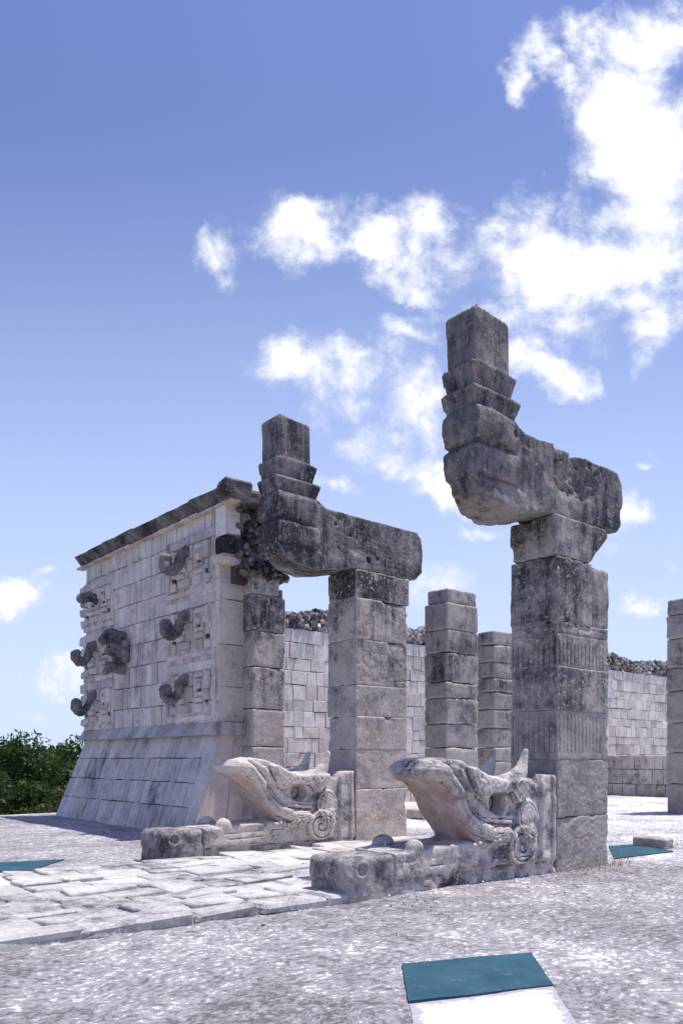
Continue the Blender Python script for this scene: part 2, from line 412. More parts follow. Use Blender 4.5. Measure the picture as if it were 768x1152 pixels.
# ------------------------------------------------------------------ setting: terrace, path, terrain
def spaced(a, b, fa, fb, fine, coarse):
    return np.unique(np.round(np.concatenate([np.arange(a, fa, coarse), np.arange(fa, fb, fine), np.arange(fb, b+coarse*.5, coarse), [b]]), 3))
xs = spaced(-8, 42, .8, 12.5, .045, .4); ys = spaced(-14, 20.7, 1.0, 12.0, .045, .35)
GX, GY = np.meshgrid(xs, ys, indexing='ij')
def ground_h(x, y):
    x = np.asarray(x, float); y = np.asarray(y, float); z0 = np.zeros_like(x)
    return .018*fbm(x, y, z0, .5, 3)+.010*fbm(x, y, z0+4, 3.1, 3)+.004*fbm(x, y, z0+9, 11, 2)
GZ = ground_h(GX, GY)-.02
for cx_, cy_, rr_ in ((4.0, 3.4, .95), (3.4, 2.4, .9), (11.0, 6.4, 1.3), (3.9, 10.7, .9), (3.0, 10.9, .9)):     # floor levelled where the panels are let in
    k_ = np.clip(2.0-np.hypot(GX-cx_, GY-cy_)/rr_, 0, 1); k_ = k_*k_*(3-2*k_); GZ = GZ*(1-k_)+(-.012)*k_
nx, ny = len(xs), len(ys)
V = np.stack([GX, GY, GZ], -1).reshape(-1, 3)
I = np.arange(nx*ny).reshape(nx, ny)
Q = np.stack([I[:-1, :-1], I[1:, :-1], I[1:, 1:], I[:-1, 1:]], -1).reshape(-1, 4)
o = link_mesh('terrace_floor', mesh_from('terrace_floor', V, Q, True), M_GROUND); tag(o, kind='structure')
# stepped body of the pyramid below the floor
a = Acc(); z0 = -.22
for k in range(4):
    g = k*1.3
    a.box((-8.3-g, -14.3-g, z0-2.65), (42.3+g, 20.72+g, z0), .05, 0); z0 -= 2.7
    a.box((-8.0-g, -14.0-g, z0-.1), (42+g, 20.5+g, z0+.1), .02, 0)
a.box((-8.05, -14.05, -.3), (-7.98, 20.75, -.02), .01, 0); a.box((-8.05, 20.69, -.3), (42.05, 20.75, -.02), .01, 0)
o = a.build('terrace_body', M_BAT); tag(o, kind='structure')
# jungle plain to the horizon
n = 90; r = np.concatenate([np.linspace(0, 200, 40), np.geomspace(215, 6000, 25)]); th = np.linspace(0, 2*math.pi, n, endpoint=False)
RR, TT = np.meshgrid(r, th, indexing='ij'); Xp = 10+RR*np.cos(TT); Yp = 5+RR*np.sin(TT); Zp = -11.2+.4*fbm(Xp, Yp, Xp*0, .05, 3)
I = np.arange(len(r)*n).reshape(len(r), n)
Q = np.stack([I[:-1], I[1:], np.roll(I, -1, 1)[1:], np.roll(I, -1, 1)[:-1]], -1).reshape(-1, 4)
o = link_mesh('jungle_ground', mesh_from('jungle_ground', np.stack([Xp, Yp, Zp], -1).reshape(-1, 3), Q), M_SOIL); tag(o, kind='structure')

# flagged path between the serpents
pa = Acc()
PY0, PY1, PZ = 5.98, 9.62, .08
y = PY0; row = 0
ycuts = [5.98, 6.34, 6.78, 7.18, 7.62, 8.0, 8.42, 8.8, 9.2, 9.62]
for row_i, (r0, r1) in enumerate(zip(ycuts[:-1], ycuts[1:])):
    x = -1.0+rng.uniform(0, .5)
    while x < 9.5:
        w = rng.uniform(.35, .85) if row_i else rng.uniform(.55, 1.0)
        j = rng.uniform(-.035, .035)
        sx_, sy_ = rng.uniform(.006, .02, 2)
        zz = PZ+rng.uniform(-.008, .006)
        def fn(P, sk=rng.uniform(-.06, .06), yc=(r0+r1)/2, tl=rng.uniform(-.012, .012)):
            P = P.copy(); P[:, 0] += (P[:, 1]-yc)*sk; P[:, 2] += (P[:, 1]-yc)*tl
            P[:, 1] += .05*np.sin(P[:, 0]*.9+yc*2)
            return P
        pa.box((x+sx_, r0+sy_*.7, -.05), (x+w-sx_, r1-sy_*.7, zz), .026 if row_i == 0 else .012, .026, rng.uniform(.86, 1.08), fn)
        x += w
pb = pa.build('path', M_PATH); tag(pb, kind='structure')
pm = Acc(); pm.box((-1, PY0+.06, -.1), (9.6, PY1-.06, PZ-.028), .01, 0); o = pm.build('path_bed', M_GROUND); tag(o, kind='structure')

# ------------------------------------------------------------------ block maker for columns
def groove(X, lo, hi, n, w, depth):
    s = (hi-lo)/n; ph = np.abs(((X-lo)/s) % 1-.5)*s
    return depth*np.clip(1-(ph/w)**2, 0, 1)
def stone_block(name, lo, hi, mat, parent, h=.02, r=.02, rough=.014, seed=0, chips=.05, shape=None, relief=None, flr=None):
    lo = np.array(lo, float); hi = np.array(hi, float); s = seed*1.37
    def fn(X, Y, Z):
        d = rbox(X, Y, Z, lo, hi, r) if shape is None else shape(X, Y, Z)
        n = fbm(X+s, Y, Z, 4.0, 4, .6); d = d+rough*.45*n
        d = d+.006*rough/.014*vnoise(X*1.3+s, Y*1.3, Z*1.3, 1)
        # chipped arrises: the cutter bites where two faces meet
        ed = np.sort(np.stack(np.broadcast_arrays(np.minimum(X-lo[0], hi[0]-X), np.minimum(Y-lo[1], hi[1]-Y), np.minimum(Z-lo[2], hi[2]-Z)), 0), axis=0)
        near = np.clip(1-(np.maximum(ed[0], 0)+np.maximum(ed[1], 0))/.10, 0, 1)
        d = d+chips*1.3*near*np.clip(vnoise(X*3+s, Y*3, Z*3, 2)*1.2+.5*vnoise(X*15, Y*15, Z*15+s, 1)-.42, 0, 1)
        if relief is not None: d = d+relief(X, Y, Z)
        return d-.003
    return sdf_obj(name, fn, lo-.05, hi+.05, h, mat, parent)

def column_relief(lo, hi, kinds):
    """shallow figure carving on the two visible faces of a shaft block; depth in metres"""
    def fn(X, Y, Z):
        d = 0
        zz = (Z-lo[2])/(hi[2]-lo[2])
        south = np.clip(1-np.abs(Y-lo[1])/.05, 0, 1); west = np.clip(1-np.abs(X-lo[0])/.05, 0, 1)
        for k, z0, z1, depth in kinds:
            m = np.clip((zz-z0)*20, 0, 1)*np.clip((z1-zz)*20, 0, 1)
            if k == 'v':
                d = d+m*(south*groove(X, lo[0], hi[0], 14, .016, depth)+west*groove(Y, lo[1], hi[1], 9, .016, depth))
            if k == 'h':
                d = d+m*(south+west)*groove(Z, lo[2], hi[2], 6, .012, depth)
            if k == 'w':
                q1 = vnoise(X*5.2+lo[2]*3, Y*0+lo[2], Z*4.3, 0)+.35*vnoise(X*13, Y*0, Z*12, 1); q2 = vnoise(Y*5.2+lo[2]*5, X*0+lo[2], Z*4.3, 1)+.35*vnoise(Y*13, X*0, Z*12, 2)
                ln = lambda q: np.clip(1-np.abs(q)/.16, 0, 1)+.7*np.clip(1-np.abs(q-.45)/.12, 0, 1)+.7*np.clip(1-np.abs(q+.45)/.12, 0, 1)
                d = d+m*depth*(south*ln(q1)+west*ln(q2))
        return d
    return fn

# ------------------------------------------------------------------ the serpent columns
CW, CL = .72, 1.14                                # shaft width along the facade, depth into the temple
FA = 8.47                                         # x of the shafts' front faces
HEAD_POLY = [(5.72, -.1), (5.72, .43), (6.3, .46), (6.80, .49), (6.72, .58), (6.68, .74), (6.62, .88), (6.50, 1.02), (6.33, 1.13), (6.22, 1.20),
             (6.20, 1.29), (6.29, 1.375), (6.50, 1.41), (6.75, 1.38), (6.95, 1.29), (7.15, 1.20), (7.4, 1.16), (7.6, 1.17),
             (7.9, 1.16), (8.08, 1.10), (8.2, 1.20), (8.43, 1.20), (8.45, -.1)]
def serpent_head(parent, b0, seed, h=.0135):
    yc = b0+CW/2+.01; s = seed*2.1
    def fn(X, Y, Z):
        X2 = X[:, :, 0]+0*Z[0, :, :]; Z2 = Z[0, :, :]+0*X2          # (nx, nz)
        p = poly2(X2, Z2, HEAD_POLY)
        hw = np.full(X2.shape, .335)
        hw -= .10*np.clip((6.75-X2)/.5, 0, 1)*step(.9-Z2, .3)                       # snout tapers
        hw -= .06*step(np.maximum(6.9-X2, .48-Z2)*0+np.maximum(Z2-1.0, .5-Z2), .1)*step(X2-7.0, .2)   # slimmer neck
        thr = poly2(X2, Z2, [(5.9, 1.17), (6.2, 1.19), (6.38, 1.12), (6.56, .98), (6.72, .76), (6.86, .56), (6.96, .47), (5.9, .47)])
        hw -= .15*step(thr, .05)
        # lip and the double ridge sweeping down from the brow
        rg = line2(X2, Z2, [(6.24, 1.32), (6.36, 1.31), (6.52, 1.20), (6.64, 1.05), (6.80, .80), (6.96, .64), (7.23, .53), (7.51, .51)])
        hw += .075*np.sqrt(np.clip(1-(rg/.085)**2, 0, 1))
        hw -= .022*step(np.abs(rg-.012)-.004, .012)
        rg2 = line2(X2, Z2, [(6.42, 1.38), (6.70, 1.24), (6.90, 1.00), (7.06, .80), (7.3, .70), (7.55, .68)])
        hw += .028*np.sqrt(np.clip(1-(rg2/.05)**2, 0, 1))
        hw += .10*np.sqrt(np.clip(1-(np.hypot((X2-6.38)*.75, Z2-1.24)/.11)**2, 0, 1))                     # lip boss
        # scale marks
        hw += .004*np.sin(X2*60+8*Z2)*np.sin(Z2*74)*step(poly2(X2, Z2, [(6.75, 1.3), (7.0, 1.18), (7.05, .9), (7.4, .72), (7.55, .6), (7.3, .62), (7.0, .86)]), .04)
        hw += .010*np.sign(np.sin(Z2*95+2*np.sin(X2*6)))*step(poly2(X2, Z2, [(7.1, .72), (7.6, .74), (7.55, .56), (7.15, .60)]), .05)
        # brow with scalloped lower edge
        brow = poly2(X2, Z2, [(6.80, 1.30), (6.88, 1.12), (6.94, 1.02), (7.0, .95), (7.07, .94), (7.14, .98), (7.2, 1.02), (7.27, 1.01), (7.33, .97), (7.42, .96), (7.48, 1.0), (7.54, 1.01), (7.60, .96),
                              (7.66, .88), (7.72, .87), (7.79, .95), (7.86, 1.08), (8.0, 1.22), (8.0, 1.35)])
        hw += .085*step(brow, .03)
        hw -= .012*step(np.abs(brow+.045)-.005, .012)
        hw += .005*np.sin(X2*70)*np.sin(Z2*80)*step(brow+.05, .03)
        # eye
        e = np.hypot((X2-7.35)*.85, Z2-.88)
        hw -= .19*step(np.maximum(e-.125, Z2-1.06), .04); hw += .06*step(np.hypot(X2-7.36, Z2-.84)-.04, .08)
        # ear disc and scroll
        ear = np.hypot(X2-7.88, (Z2-.68)*.85); hw += .045*step(ear-.20, .03); hw -= .012*step(np.abs(ear-.155)-.006, .02); hw -= .008*step(np.abs(ear-.11)-.005, .02)
        sx = (X2-7.75)*.98; sz = Z2-.37; q = np.hypot(sx, sz); an = np.arctan2(sz, sx)
        hw += .06*step(q-.235, .03)*(1-.4*step(ear-.18, .03))
        spi = np.abs(((q-.0125*(an+math.pi)*1.35)/.108) % 1-.5)*.108
        hw -= .04*step(spi-.010, .02)*step(q-.22, .03)
        tail = line2(X2, Z2, [(7.93, .56), (8.02, .40), (7.95, .22)]); hw += .03*step(tail-.05, .04)
        # beads under the throat
        for i in range(8): hw += .05*step(np.hypot(X2-(6.92+.075*i), Z2-(.43+.02*math.sin(i*1.7)))-.03, .02)
        for zz in (.16, .25, .335): hw -= .02*step(np.abs(Z2-zz-.012*np.sin(X2*3+s))-.005, .014)*step(X2-8.0, .2)*np.clip(.5+1.5*vnoise(X2*5+s, Z2*9, X2*0, 2), 0, 1)
        # end slab against the shaft
        hw += .045*step(np.maximum(8.13-X2, X2-8.5), .05); hw += .03*step(np.abs(X2-8.36)-.03, .03)
        # crumbling footing
        foot = step(Z2-.15, .05); hw -= foot*(.035+.03*vnoise(X2*9+s, Z2*12, X2*0, 1))
        p3 = p[:, None, :]; hw3 = hw[:, None, :]
        dy = np.abs(Y-yc)-hw3
        d = smax(p3, dy*.8, .05)
        for sg in (-1, 1):
            yy = yc+sg*.25
            d = smin(d, np.minimum(cap(X, Y, Z, (7.62, yy, 1.10), (7.88, yy, 1.24), .10, .085), cap(X, Y, Z, (7.88, yy, 1.24), (7.985, yy, 1.48), .085, .038)), .05)
            d = smin(d, cap(X, Y, Z, (7.1, yy, 1.10), (7.62, yy, 1.12), .075, .10), .06)
            if sg > 0: d = smax(d, -smin(cap(X, Y, Z, (6.22, yc, .96), (6.60, yc, .66), .17, .13), cap(X, Y, Z, (6.60, yc, .66), (6.66, yc, .5), .13, .10), .05), .05)
            d = smin(d, np.sqrt(((X-6.08)*.8)**2+(Y-(yc+sg*.24))**2+(Z-.45)**2)-.105, .025)       # lower teeth bosses
        d = smax(d, -(np.sqrt(((X-7.4)/.6)**2+((Y-yc)/.15)**2+((Z-1.25)/.12)**2)-1)*.12, .06)
        d = d+.008*fbm(X+s, Y, Z, 3.2, 5, .65)+.010*np.clip(vnoise(X*2.1+s, Y*2.1, Z*2.1, 1), 0, 1)+.014*np.clip(vnoise(X*11+s, Y*11, Z*11, 2)-.35, 0, 1)
        return d
    o = sdf_obj('serpent_head', fn, (5.65, yc-.52, -.1), (8.5, yc+.52, 1.56), h, M_SERP, parent)
    # ochre throat mask written as a vertex value
    me = o.data; co = np.empty(len(me.vertices)*3, np.float32); me.vertices.foreach_get('co', co); co = co.reshape(-1, 3)+np.array(root_loc(parent))
    t = poly2(co[:, 0], co[:, 2], [(6.0, 1.16), (6.30, 1.19), (6.52, 1.06), (6.70, .86), (6.84, .66), (6.98, .5), (6.6, .44), (6.2, .44), (5.9, .9)])
    at = me.attributes.new('tint', 'FLOAT', 'POINT'); at.data.foreach_set('value', np.clip(.6-t/.12, 0, 1).astype(np.float32))
    return o
BEAM_POLY = [(9.86, 4.45), (9.99, 4.58), (10.02, 4.9), (9.98, 5.17), (9.88, 5.27), (9.0, 5.285), (7.86, 5.285), (7.80, 5.34), (7.70, 5.38),
             (7.78, 5.61), (7.655, 5.62), (7.72, 5.89), (7.59, 5.90), (7.58, 6.46), (7.54, 6.50), (7.02, 6.55), (6.97, 6.50), (6.99, 5.905), (6.93, 5.90),
             (6.93, 5.87), (6.985, 5.625), (6.91, 5.62), (6.915, 5.58), (6.98, 5.40), (6.95, 5.34), (6.93, 5.2), (6.95, 5.02), (7.0, 4.98), (6.94, 4.92),
             (6.93, 4.72), (6.96, 4.58), (7.05, 4.44), (7.25, 4.34), (7.7, 4.29), (8.1, 4.37), (8.45, 4.45)]
def beam(parent, b0, seed, broken, h=.019):
    yc = b0+CW/2; s = seed*3.3
    def fn(X, Y, Z):
        X2 = X[:, :, 0]+0*Z[0, :, :]; Z2 = Z[0, :, :]+0*X2
        p = poly2(X2, Z2, BEAM_POLY)
        up = step(5.9-Z2, .05)
        hw = np.full(X2.shape, .345)
        hw = hw*(1-up)+up*.30
        for (za, zb, dd) in ((5.62, 5.9, .035), (5.38, 5.62, .06)):        # two plumed collars, wider upward
            k = step(np.maximum(za-Z2, Z2-zb), .015)
            hw = hw*(1-k)+k*(.285+dd-.045+.22*(Z2-za))
        lump = lambda x0, x1, z0, z1, r: poly2(X2, Z2, [(x0+r, z0), (x1-r, z0), (x1, z0+r), (x1, z1-r), (x1-r, z1), (x0+r, z1), (x0, z1-r), (x0, z0+r)])
        fr = step(X2-7.82, .05)*step(Z2-5.36, .04)
        hw = hw*(1-fr)+fr*.325
        for (x0, x1, z0, z1, k) in ((6.6, 7.74, 5.0, 5.36, .05), (6.6, 7.76, 4.62, 4.96, .055), (6.6, 7.86, 4.2, 4.59, .025)):
            l = lump(x0, x1, z0, z1, .08); hw += k*np.clip(-l/.05, 0, 1)**.5
        if broken:
            hw += .10*np.clip(1-np.hypot((X2-7.25)/.45, (Z2-5.2)/.25), 0, 1)
            hw -= .09*step(np.hypot(X2-7.62, Z2-5.2)-.045, .03)
            ch = step(np.hypot((X2-8.9)/1.5, (Z2-5.0)/.9)-.32, .10)
            hw += ch*(-.035-.05*fbm(X2+.4*Z2, Z2*1.6, X2*0+s, 6, 3, .6))
            hw -= .05*step(np.maximum(8.42-X2, 0)+np.maximum(X2-9.1, 0)-.01, .05)
        else:
            for i in range(7):
                gl = line2(X2, Z2, [(7.95, 5.2-.1*i), (8.5, 5.1-.09*i), (9.7, 4.98-.07*i)]); hw -= .008*step(gl-.004, .02)
            for (x, z, r) in ((8.05, 5.08, .03), (8.35, 4.95, .022), (8.12, 4.72, .02), (8.75, 4.62, .05), (8.95, 4.68, .03), (8.62, 5.1, .02)): hw -= .06*step(np.hypot(X2-x, Z2-z)-r, .02)
        ser = .012*np.abs(np.sin(X*46))
        far = .15+.195*np.clip((X2-7.1)/.9, 0, 1)*step(Z2-5.36, .04)-.02*np.clip((4.9-Z2)/.3, 0, 1)*np.clip((7.4-X2)/.4, 0, 1)
        for (z0_, z1_) in ((5.0, 5.36), (4.62, 4.96), (5.44, 5.62), (5.72, 5.9)): far = far+.03*step(np.maximum(z0_-Z2, Z2-z1_), .03)
        dy = np.where(Y < yc, yc-Y-hw[:, None, :], Y-yc-far[:, None, :])
        d = smax(p[:, None, :], dy*.9, .012)
        d = d+.02*np.clip(1-np.hypot(X-6.94, Y-(yc-.345))/.10, 0, 1)*(Z < 5.35)
        d = d+.0025*up[:, None, :]*(np.cos(X*80)*np.clip(1-np.abs(np.abs(Y-yc)-.30)/.05, 0, 1)+np.cos(Y*80)*np.clip(1-np.abs(X-6.98)/.05, 0, 1))
        # serrated plume tips along collar tops
        for zt in (5.89, 5.61, 6.52): d = d+(.014 if zt < 6 else .010)*np.clip(1-np.abs(Z-zt)/.03, 0, 1)*(1+np.cos(X*90)*np.cos(Y*90))*(1+0*Y)
        a = .034 if broken else .018
        crisp = np.clip((5.45-Z)*4, .22, 1)
        d = d+.010*np.clip(vnoise(X*14+s, Y*14, Z*14, 0)-.2, 0, 1)*crisp+a*.6*fbm(X+s, Y, Z, 2.4, 5, .6)*crisp+a*np.clip(vnoise(X*4+s, Y*4, Z*4, 1)-.25, 0, 1)*2*np.clip((5.4-Z)*2, 0.2, 1)
        return d
    return sdf_obj('tail_beam', fn, (6.66, yc-.5, 4.22), (10.08, yc+.5, 6.56), h, M_BEAM, parent)
def tongue(parent, b0, seed):
    yc = b0+.36; s = seed*1.9
    def fn(X, Y, Z):
        d = rbox(X, Y, Z, (5.10, yc-.32, -.2), (5.71, yc+.34, .415), .05)
        # carved snout end and the worn figure on its side
        d = smin(d, rbox(X, Y, Z, (5.05, yc-.335, .15), (5.40, yc+.335, .43), .09), .03)
        d = d-.03*np.clip(1-np.abs(np.hypot(X-5.24, Z-.30)-.08)/.03, 0, 1)*np.clip(1-np.abs(Y-(yc-.34))/.08, 0, 1)
        d = d+.05*np.clip(1-np.hypot(X-5.2, Z-.12)/.07, 0, 1)*np.clip(1-np.abs(Y-(yc-.34))/.1, 0, 1)
        d = d+.02*fbm(X+s, Y, Z, 2.6, 5, .62)+.035*np.clip(vnoise(X*3.1+s, Y*3.1, Z*3.1, 1)-.1, 0, 1)*np.clip(1.1-Z/.4, .15, 1)
        return d
    return sdf_obj('tongue_block', fn, (4.78, yc-.45, -.12), (5.76, yc+.45, .5), .017, M_BLOCK, parent)

def serpent_column(b0, joints, seed, broken, label, mat, base_z=0.0):
    t = empty('serpent_column', (FA+CL/2, b0+CW/2, base_z), label, 'column')
    kinds = {0: [('w', .05, .95, .008)], 1: [('w', .1, .9, .009)], 2: [('v', .1, .95, .016)], 3: [('w', .05, .9, .012)], 4: [('v', .0, .55, .02), ('h', .6, .95, .014)],
             5: [('v', .05, .9, .008)], 6: []}
    if not broken: kinds = {0: [('w', .1, .9, .006)], 1: [('w', .1, .95, .007)], 2: [('v', .05, .9, .006)], 3: [('w', .05, .95, .007)], 4: [('w', .05, .9, .012)], 5: [('v', .05, .95, .008)], 6: []}
    for i, (z0, z1) in enumerate(zip(joints[:-1], joints[1:])):
        dx0, dx1, dy = rng.uniform(-.008, .008, 3)
        lo = (FA+dx0, b0+dy, z0+(.002 if i else -.1)); hi = (FA+CL+dx1, b0+CW+dy, z1-.002)
        n = len(joints)-1
        if i == n-1:                                                       # capstone
            if broken:
                P = [(FA-.02, z0+.006), (FA+.72, z0+.006), (FA+1.12, z1-.10), (FA+1.08, z1-.01), (FA-.02, z1-.01)]
                def shp(X, Y, Z, P=P): return smax(poly2(X+0*Z, Z+0*X, P), np.abs(Y-(b0+CW/2))-CW/2, .03)
                stone_block('capstone', lo, hi, mat, t, .017, .02, .016, seed+i, .05, shape=shp)
            else: stone_block('capstone', lo, (hi[0]+.05, hi[1], hi[2]), mat, t, .019, .02, .012, seed+i, .04)
            continue
        if broken and i == n-2:                                             # the split course with a separate rear stone
            stone_block('shaft_block', lo, (FA+.76, hi[1], hi[2]), mat, t, .0155, .012, .013, seed+i, .06, relief=column_relief(lo, hi, []))
            stone_block('shaft_block', (FA+.775, lo[1]+.02, lo[2]), (FA+1.20, hi[1], hi[2]-.03), mat, t, .017, .05, .024, seed+i+40, .10)
            continue
        stone_block('shaft_block', lo, hi, mat, t, .0155 if broken else .018, .009, .011, seed+i, .05, relief=column_relief(lo, hi, kinds.get(i, [])))
    serpent_head(t, b0, seed); tongue(t, b0, seed); beam(t, b0, seed, broken)
    return t
serpent_column(5.86, [0, .66, 1.38, 2.00, 2.55, 3.11, 3.93, 4.44], 3, True,
               'near grey serpent column with broken trapezoid capstone and chipped tail beam, tallest in the photo', M_COL)
serpent_column(9.64, [.05, .9, 1.54, 2.08, 2.58, 3.32, 3.98, 4.44], 21, False,
               'paler serpent column beside the carved mask wall, its smooth dark tail beam whole', M_COL2)

# ------------------------------------------------------------------ interior pillars
def pillar(a0, b0, zs, seed, label, h=.035, capin=0):
    t = empty('stone_pillar', (a0+CL/2, b0+.37, 0), label, 'pillar', 'stone pillars standing inside the temple')
    for i, (z0, z1) in enumerate(zip(zs[:-1], zs[1:])):
        q = capin if i == len(zs)-2 else 0; dx, dy = rng.uniform(-.02, .02, 2)
        stone_block('pillar_block', (a0+dx+q, b0+dy+q*.3, z0+(.008 if i else -.05)), (a0+CL+dx, b0+.75+dy-q, z1-.008), M_PIL, t, h, .03, .02, seed+i, .09)
pillar(14.3, 13.0, [0, .5, 1.05, 1.65, 2.23, 2.85, 3.23, 3.94, 4.5, 5.15, 5.5], 50, 'weathered square pillar standing alone between the two serpent columns, smaller block on top', capin=.06)
pillar(20.0, 16.2, [0, .6, 1.3, 1.75, 2.35, 2.95, 3.5, 3.95, 4.45, 5.0, 5.45], 70, 'far darker pillar half hidden behind the near serpent column', .045, .04)
pillar(19.7, 9.62, [0, .75, 1.55, 2.3, 3.1, 3.7, 4.45, 5.05, 5.46], 90, 'grey block pillar cut by the right edge of the photo', .045)

# ------------------------------------------------------------------ wall building
def courses(acc, s0, s1, zs, wmin, wmax, mapper, depth=.16, gap=.006, jut=.012, tmin=.82, tmax=1.10, bev=.01, skip=None, jit=.005):
    for r0, r1 in zip(zs[:-1], zs[1:]):
        s = s0
        while s < s1-.02:
            w = rng.uniform(wmin, wmax)
            if s+w > s1-wmin*.6: w = s1-s
            if not (skip and skip(s+w/2, (r0+r1)/2)):
                o = rng.uniform(-jut, jut)
                acc.box((s+gap, -depth, r0+gap+rng.uniform(-.006, .006)), (s+w-gap, o, r1-gap+rng.uniform(-.006, .006)), bev, jit, rng.uniform(tmin, tmax), mapper)
            s += w
WA, WB0, WB1 = 7.95, 12.93, 19.10
def west(P, a0=WA):                               # (along, out, z) on the mask wall's west face
    Q = P.copy(); Q[:, 0] = a0-P[:, 1]; Q[:, 1] = P[:, 0]; return Q[:, [0, 1, 2]]
def batter(P):
    Q = west(P); k = np.clip((1.86-P[:, 2])/1.86, 0, 1); Q[:, 0] -= .55*k; 
    Q[:, 1] += .60*k*np.clip((P[:, 0]-WB0)/(WB1-WB0), 0, 1); return Q
def south(P, b0=WB0):
    Q = P.copy(); Q[:, 1] = b0-P[:, 1]; return Q
def north_end(P):
    Q = P.copy(); Q[:, 1] = WB1+P[:, 1]+.55*np.clip((1.86-P[:, 2])/1.86, 0, 1); return Q
wall = empty('temple_wall', (8.5, 16, 0), 'pale limestone temple wall with mosaic masks, hooked noses and sloping base', 'wall')
# dark core behind the facing
c = Acc(); c.box((WA+.10, WB0+.10, -.1), (9.2, WB1-.08, 6.12), .01, 0, .5)
P8 = Acc()
c.box((WB0+.08, -.3, -.1), (WB1-.05, -.06, 1.86), .01, 0, .5, batter)
c.build('wall_core', M_JOINT, wall)
f = Acc()
courses(f, WB0, WB1, [2.08, 2.50, 2.97, 3.42, 3.9, 4.36, 4.82, 5.28, 5.72, 6.12], .13, .30, west, gap=.008, jut=.014, tmin=.86, tmax=1.08)
f.build('wall_facing', M_WALL, wall)
f = Acc(); courses(f, WB0+.42, WB1, [-.05, .47, .93, 1.40, 1.86], .2, .42, batter, jut=.006, tmin=.86, tmax=1.1)
f.box((WB0-.005, -.16, -.05), (WB0+.41, .015, 1.86), .015, .004, 1.05, batter)
f.build('sloping_base', M_BAT, wall)
f = Acc()                                          # south end: quoins above, smooth slabs below
for z0, z1 in ((2.08, 2.75), (2.75, 3.55), (3.55, 4.4), (4.4, 5.1)):
    f.box((WA-.005, -.25, z0+.006), (FA+.02, rng.uniform(0, .02), z1-.006), .014, .006, rng.uniform(.9, 1.05), south)
def southb(P):
    Q = south(P); k = np.clip((1.86-P[:, 2])/1.86, 0, 1); w = np.clip((FA-P[:, 0])/(FA-WA), 0, 1); Q[:, 0] -= .55*k*w; return Q
f.box((WA, -.25, -.05), (WA+.33, .01, 1.86), .012, .004, .98, southb); f.box((WA+.335, -.25, -.05), (FA+.02, .0, 1.86), .012, .004, .9, southb)
f.build('wall_end', M_QUOIN, wall)
f = Acc(); courses(f, WA, 9.2, [2.08, 2.9, 3.6, 4.4, 5.2, 6.1], .3, .6, lambda P: north_end(P)); courses(f, WA, 9.2, [-.05, .47, .93, 1.4, 1.86], .3, .5, north_end)
f.build('wall_end', M_WALL, wall)
# upper corner panel, overhanging south, and the sooty stone below it
f = Acc()
f.box((WA-.03, -.02, 5.55), (WA+.26, .33, 6.14), .015, .008, .95, south); f.box((WA-.05, -.05, 5.53), (WA-.031, .30, 6.13), .008, .003, 1.1, south)
f.build('corner_panel', M_WALL, wall)
f = Acc(); f.box((WA-.08, -.05, 5.22), (WA+.62, .30, 5.50), .03, .012, .60, south); f.build('corner_stone', M_CORN, wall)
f = Acc(); f.box((WA-.14, -.05, 5.02), (WA+.60, .24, 5.16), .03, .012, 1.0, south); f.box((WA-.04, -.05, 5.15), (WA+.52, .20, 5.23), .02, .012, 1.0, south); f.build('corner_ledge', M_QUOIN, wall)
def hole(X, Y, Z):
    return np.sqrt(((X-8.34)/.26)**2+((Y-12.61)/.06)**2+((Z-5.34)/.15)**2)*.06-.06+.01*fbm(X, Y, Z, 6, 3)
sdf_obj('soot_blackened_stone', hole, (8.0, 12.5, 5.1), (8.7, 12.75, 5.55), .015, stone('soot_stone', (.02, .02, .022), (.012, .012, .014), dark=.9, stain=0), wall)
# moulding
def mould(P):
    Q = west(P); k = np.clip((P[:, 2]-1.83)/.26, 0, 1); Q[:, 0] -= .17*(1-k); Q[:, 1] += (P[:, 0] > WB1-.3)*.0; return Q
f = Acc(); courses(f, WB0-.10, WB1+.16, [1.83, 2.10], .3, .62, mould, depth=.1, jut=.008, tmin=.8, tmax=1.05)
f.box((WA-.17, 12.80, 1.84), (FA, 12.96, 2.08), .02, .006, .85)
f.build('moulding', M_BAT, wall)
# flaring cornice
def corn(P):
    Q = west(P); k = np.clip((P[:, 2]-6.12)/.33, 0, 1); Q[:, 0] -= .06+.27*k; return Q
f = Acc()
s = 12.30
for q_ in range(8): f.box((12.30+q_*.87-.01, -1.25, 6.13), (12.30+(q_+1)*.87, .01+.004*(q_%2), 6.335), .02, .006, .95, corn)
while s < 19.28:
    w = rng.uniform(.35, .9); w = min(w, 19.3-s)
    f.box((s+.002, -1.3, 6.12+rng.uniform(-.01, .01)), (s+w-.002, -.02, 6.355+rng.uniform(-.012, .012)), .03, .010, rng.uniform(.85, 1.05), corn); s += w
for i in range(60):
    f.rock((rng.uniform(8.0, 9.2), rng.uniform(12.4, 19.0), 6.35), .09, tint=rng.uniform(.7, 1.1), sq=(1.4, 1.4, .4))
f.box((7.62, 12.22, 6.13), (8.25, 12.55, 6.42), .05, .03, .8); f.box((8.22, 12.24, 6.10), (8.62, 12.7, 6.30), .05, .04, .7); f.box((8.55, 12.3, 5.98), (9.0, 12.9, 6.22), .07, .05, .8)
f.build('cornice', M_CORN, wall)
f = Acc(); s = 12.35
while s < 19.3:
    w = rng.uniform(.25, .45)
    f.box((s+.005, -.1, 6.07), (s+w-.01, .10+rng.uniform(-.02, .02), 6.125), .01, .008, rng.uniform(.85, 1.1), west); s += w
f.build('cornice_underside', M_QUOIN, wall)
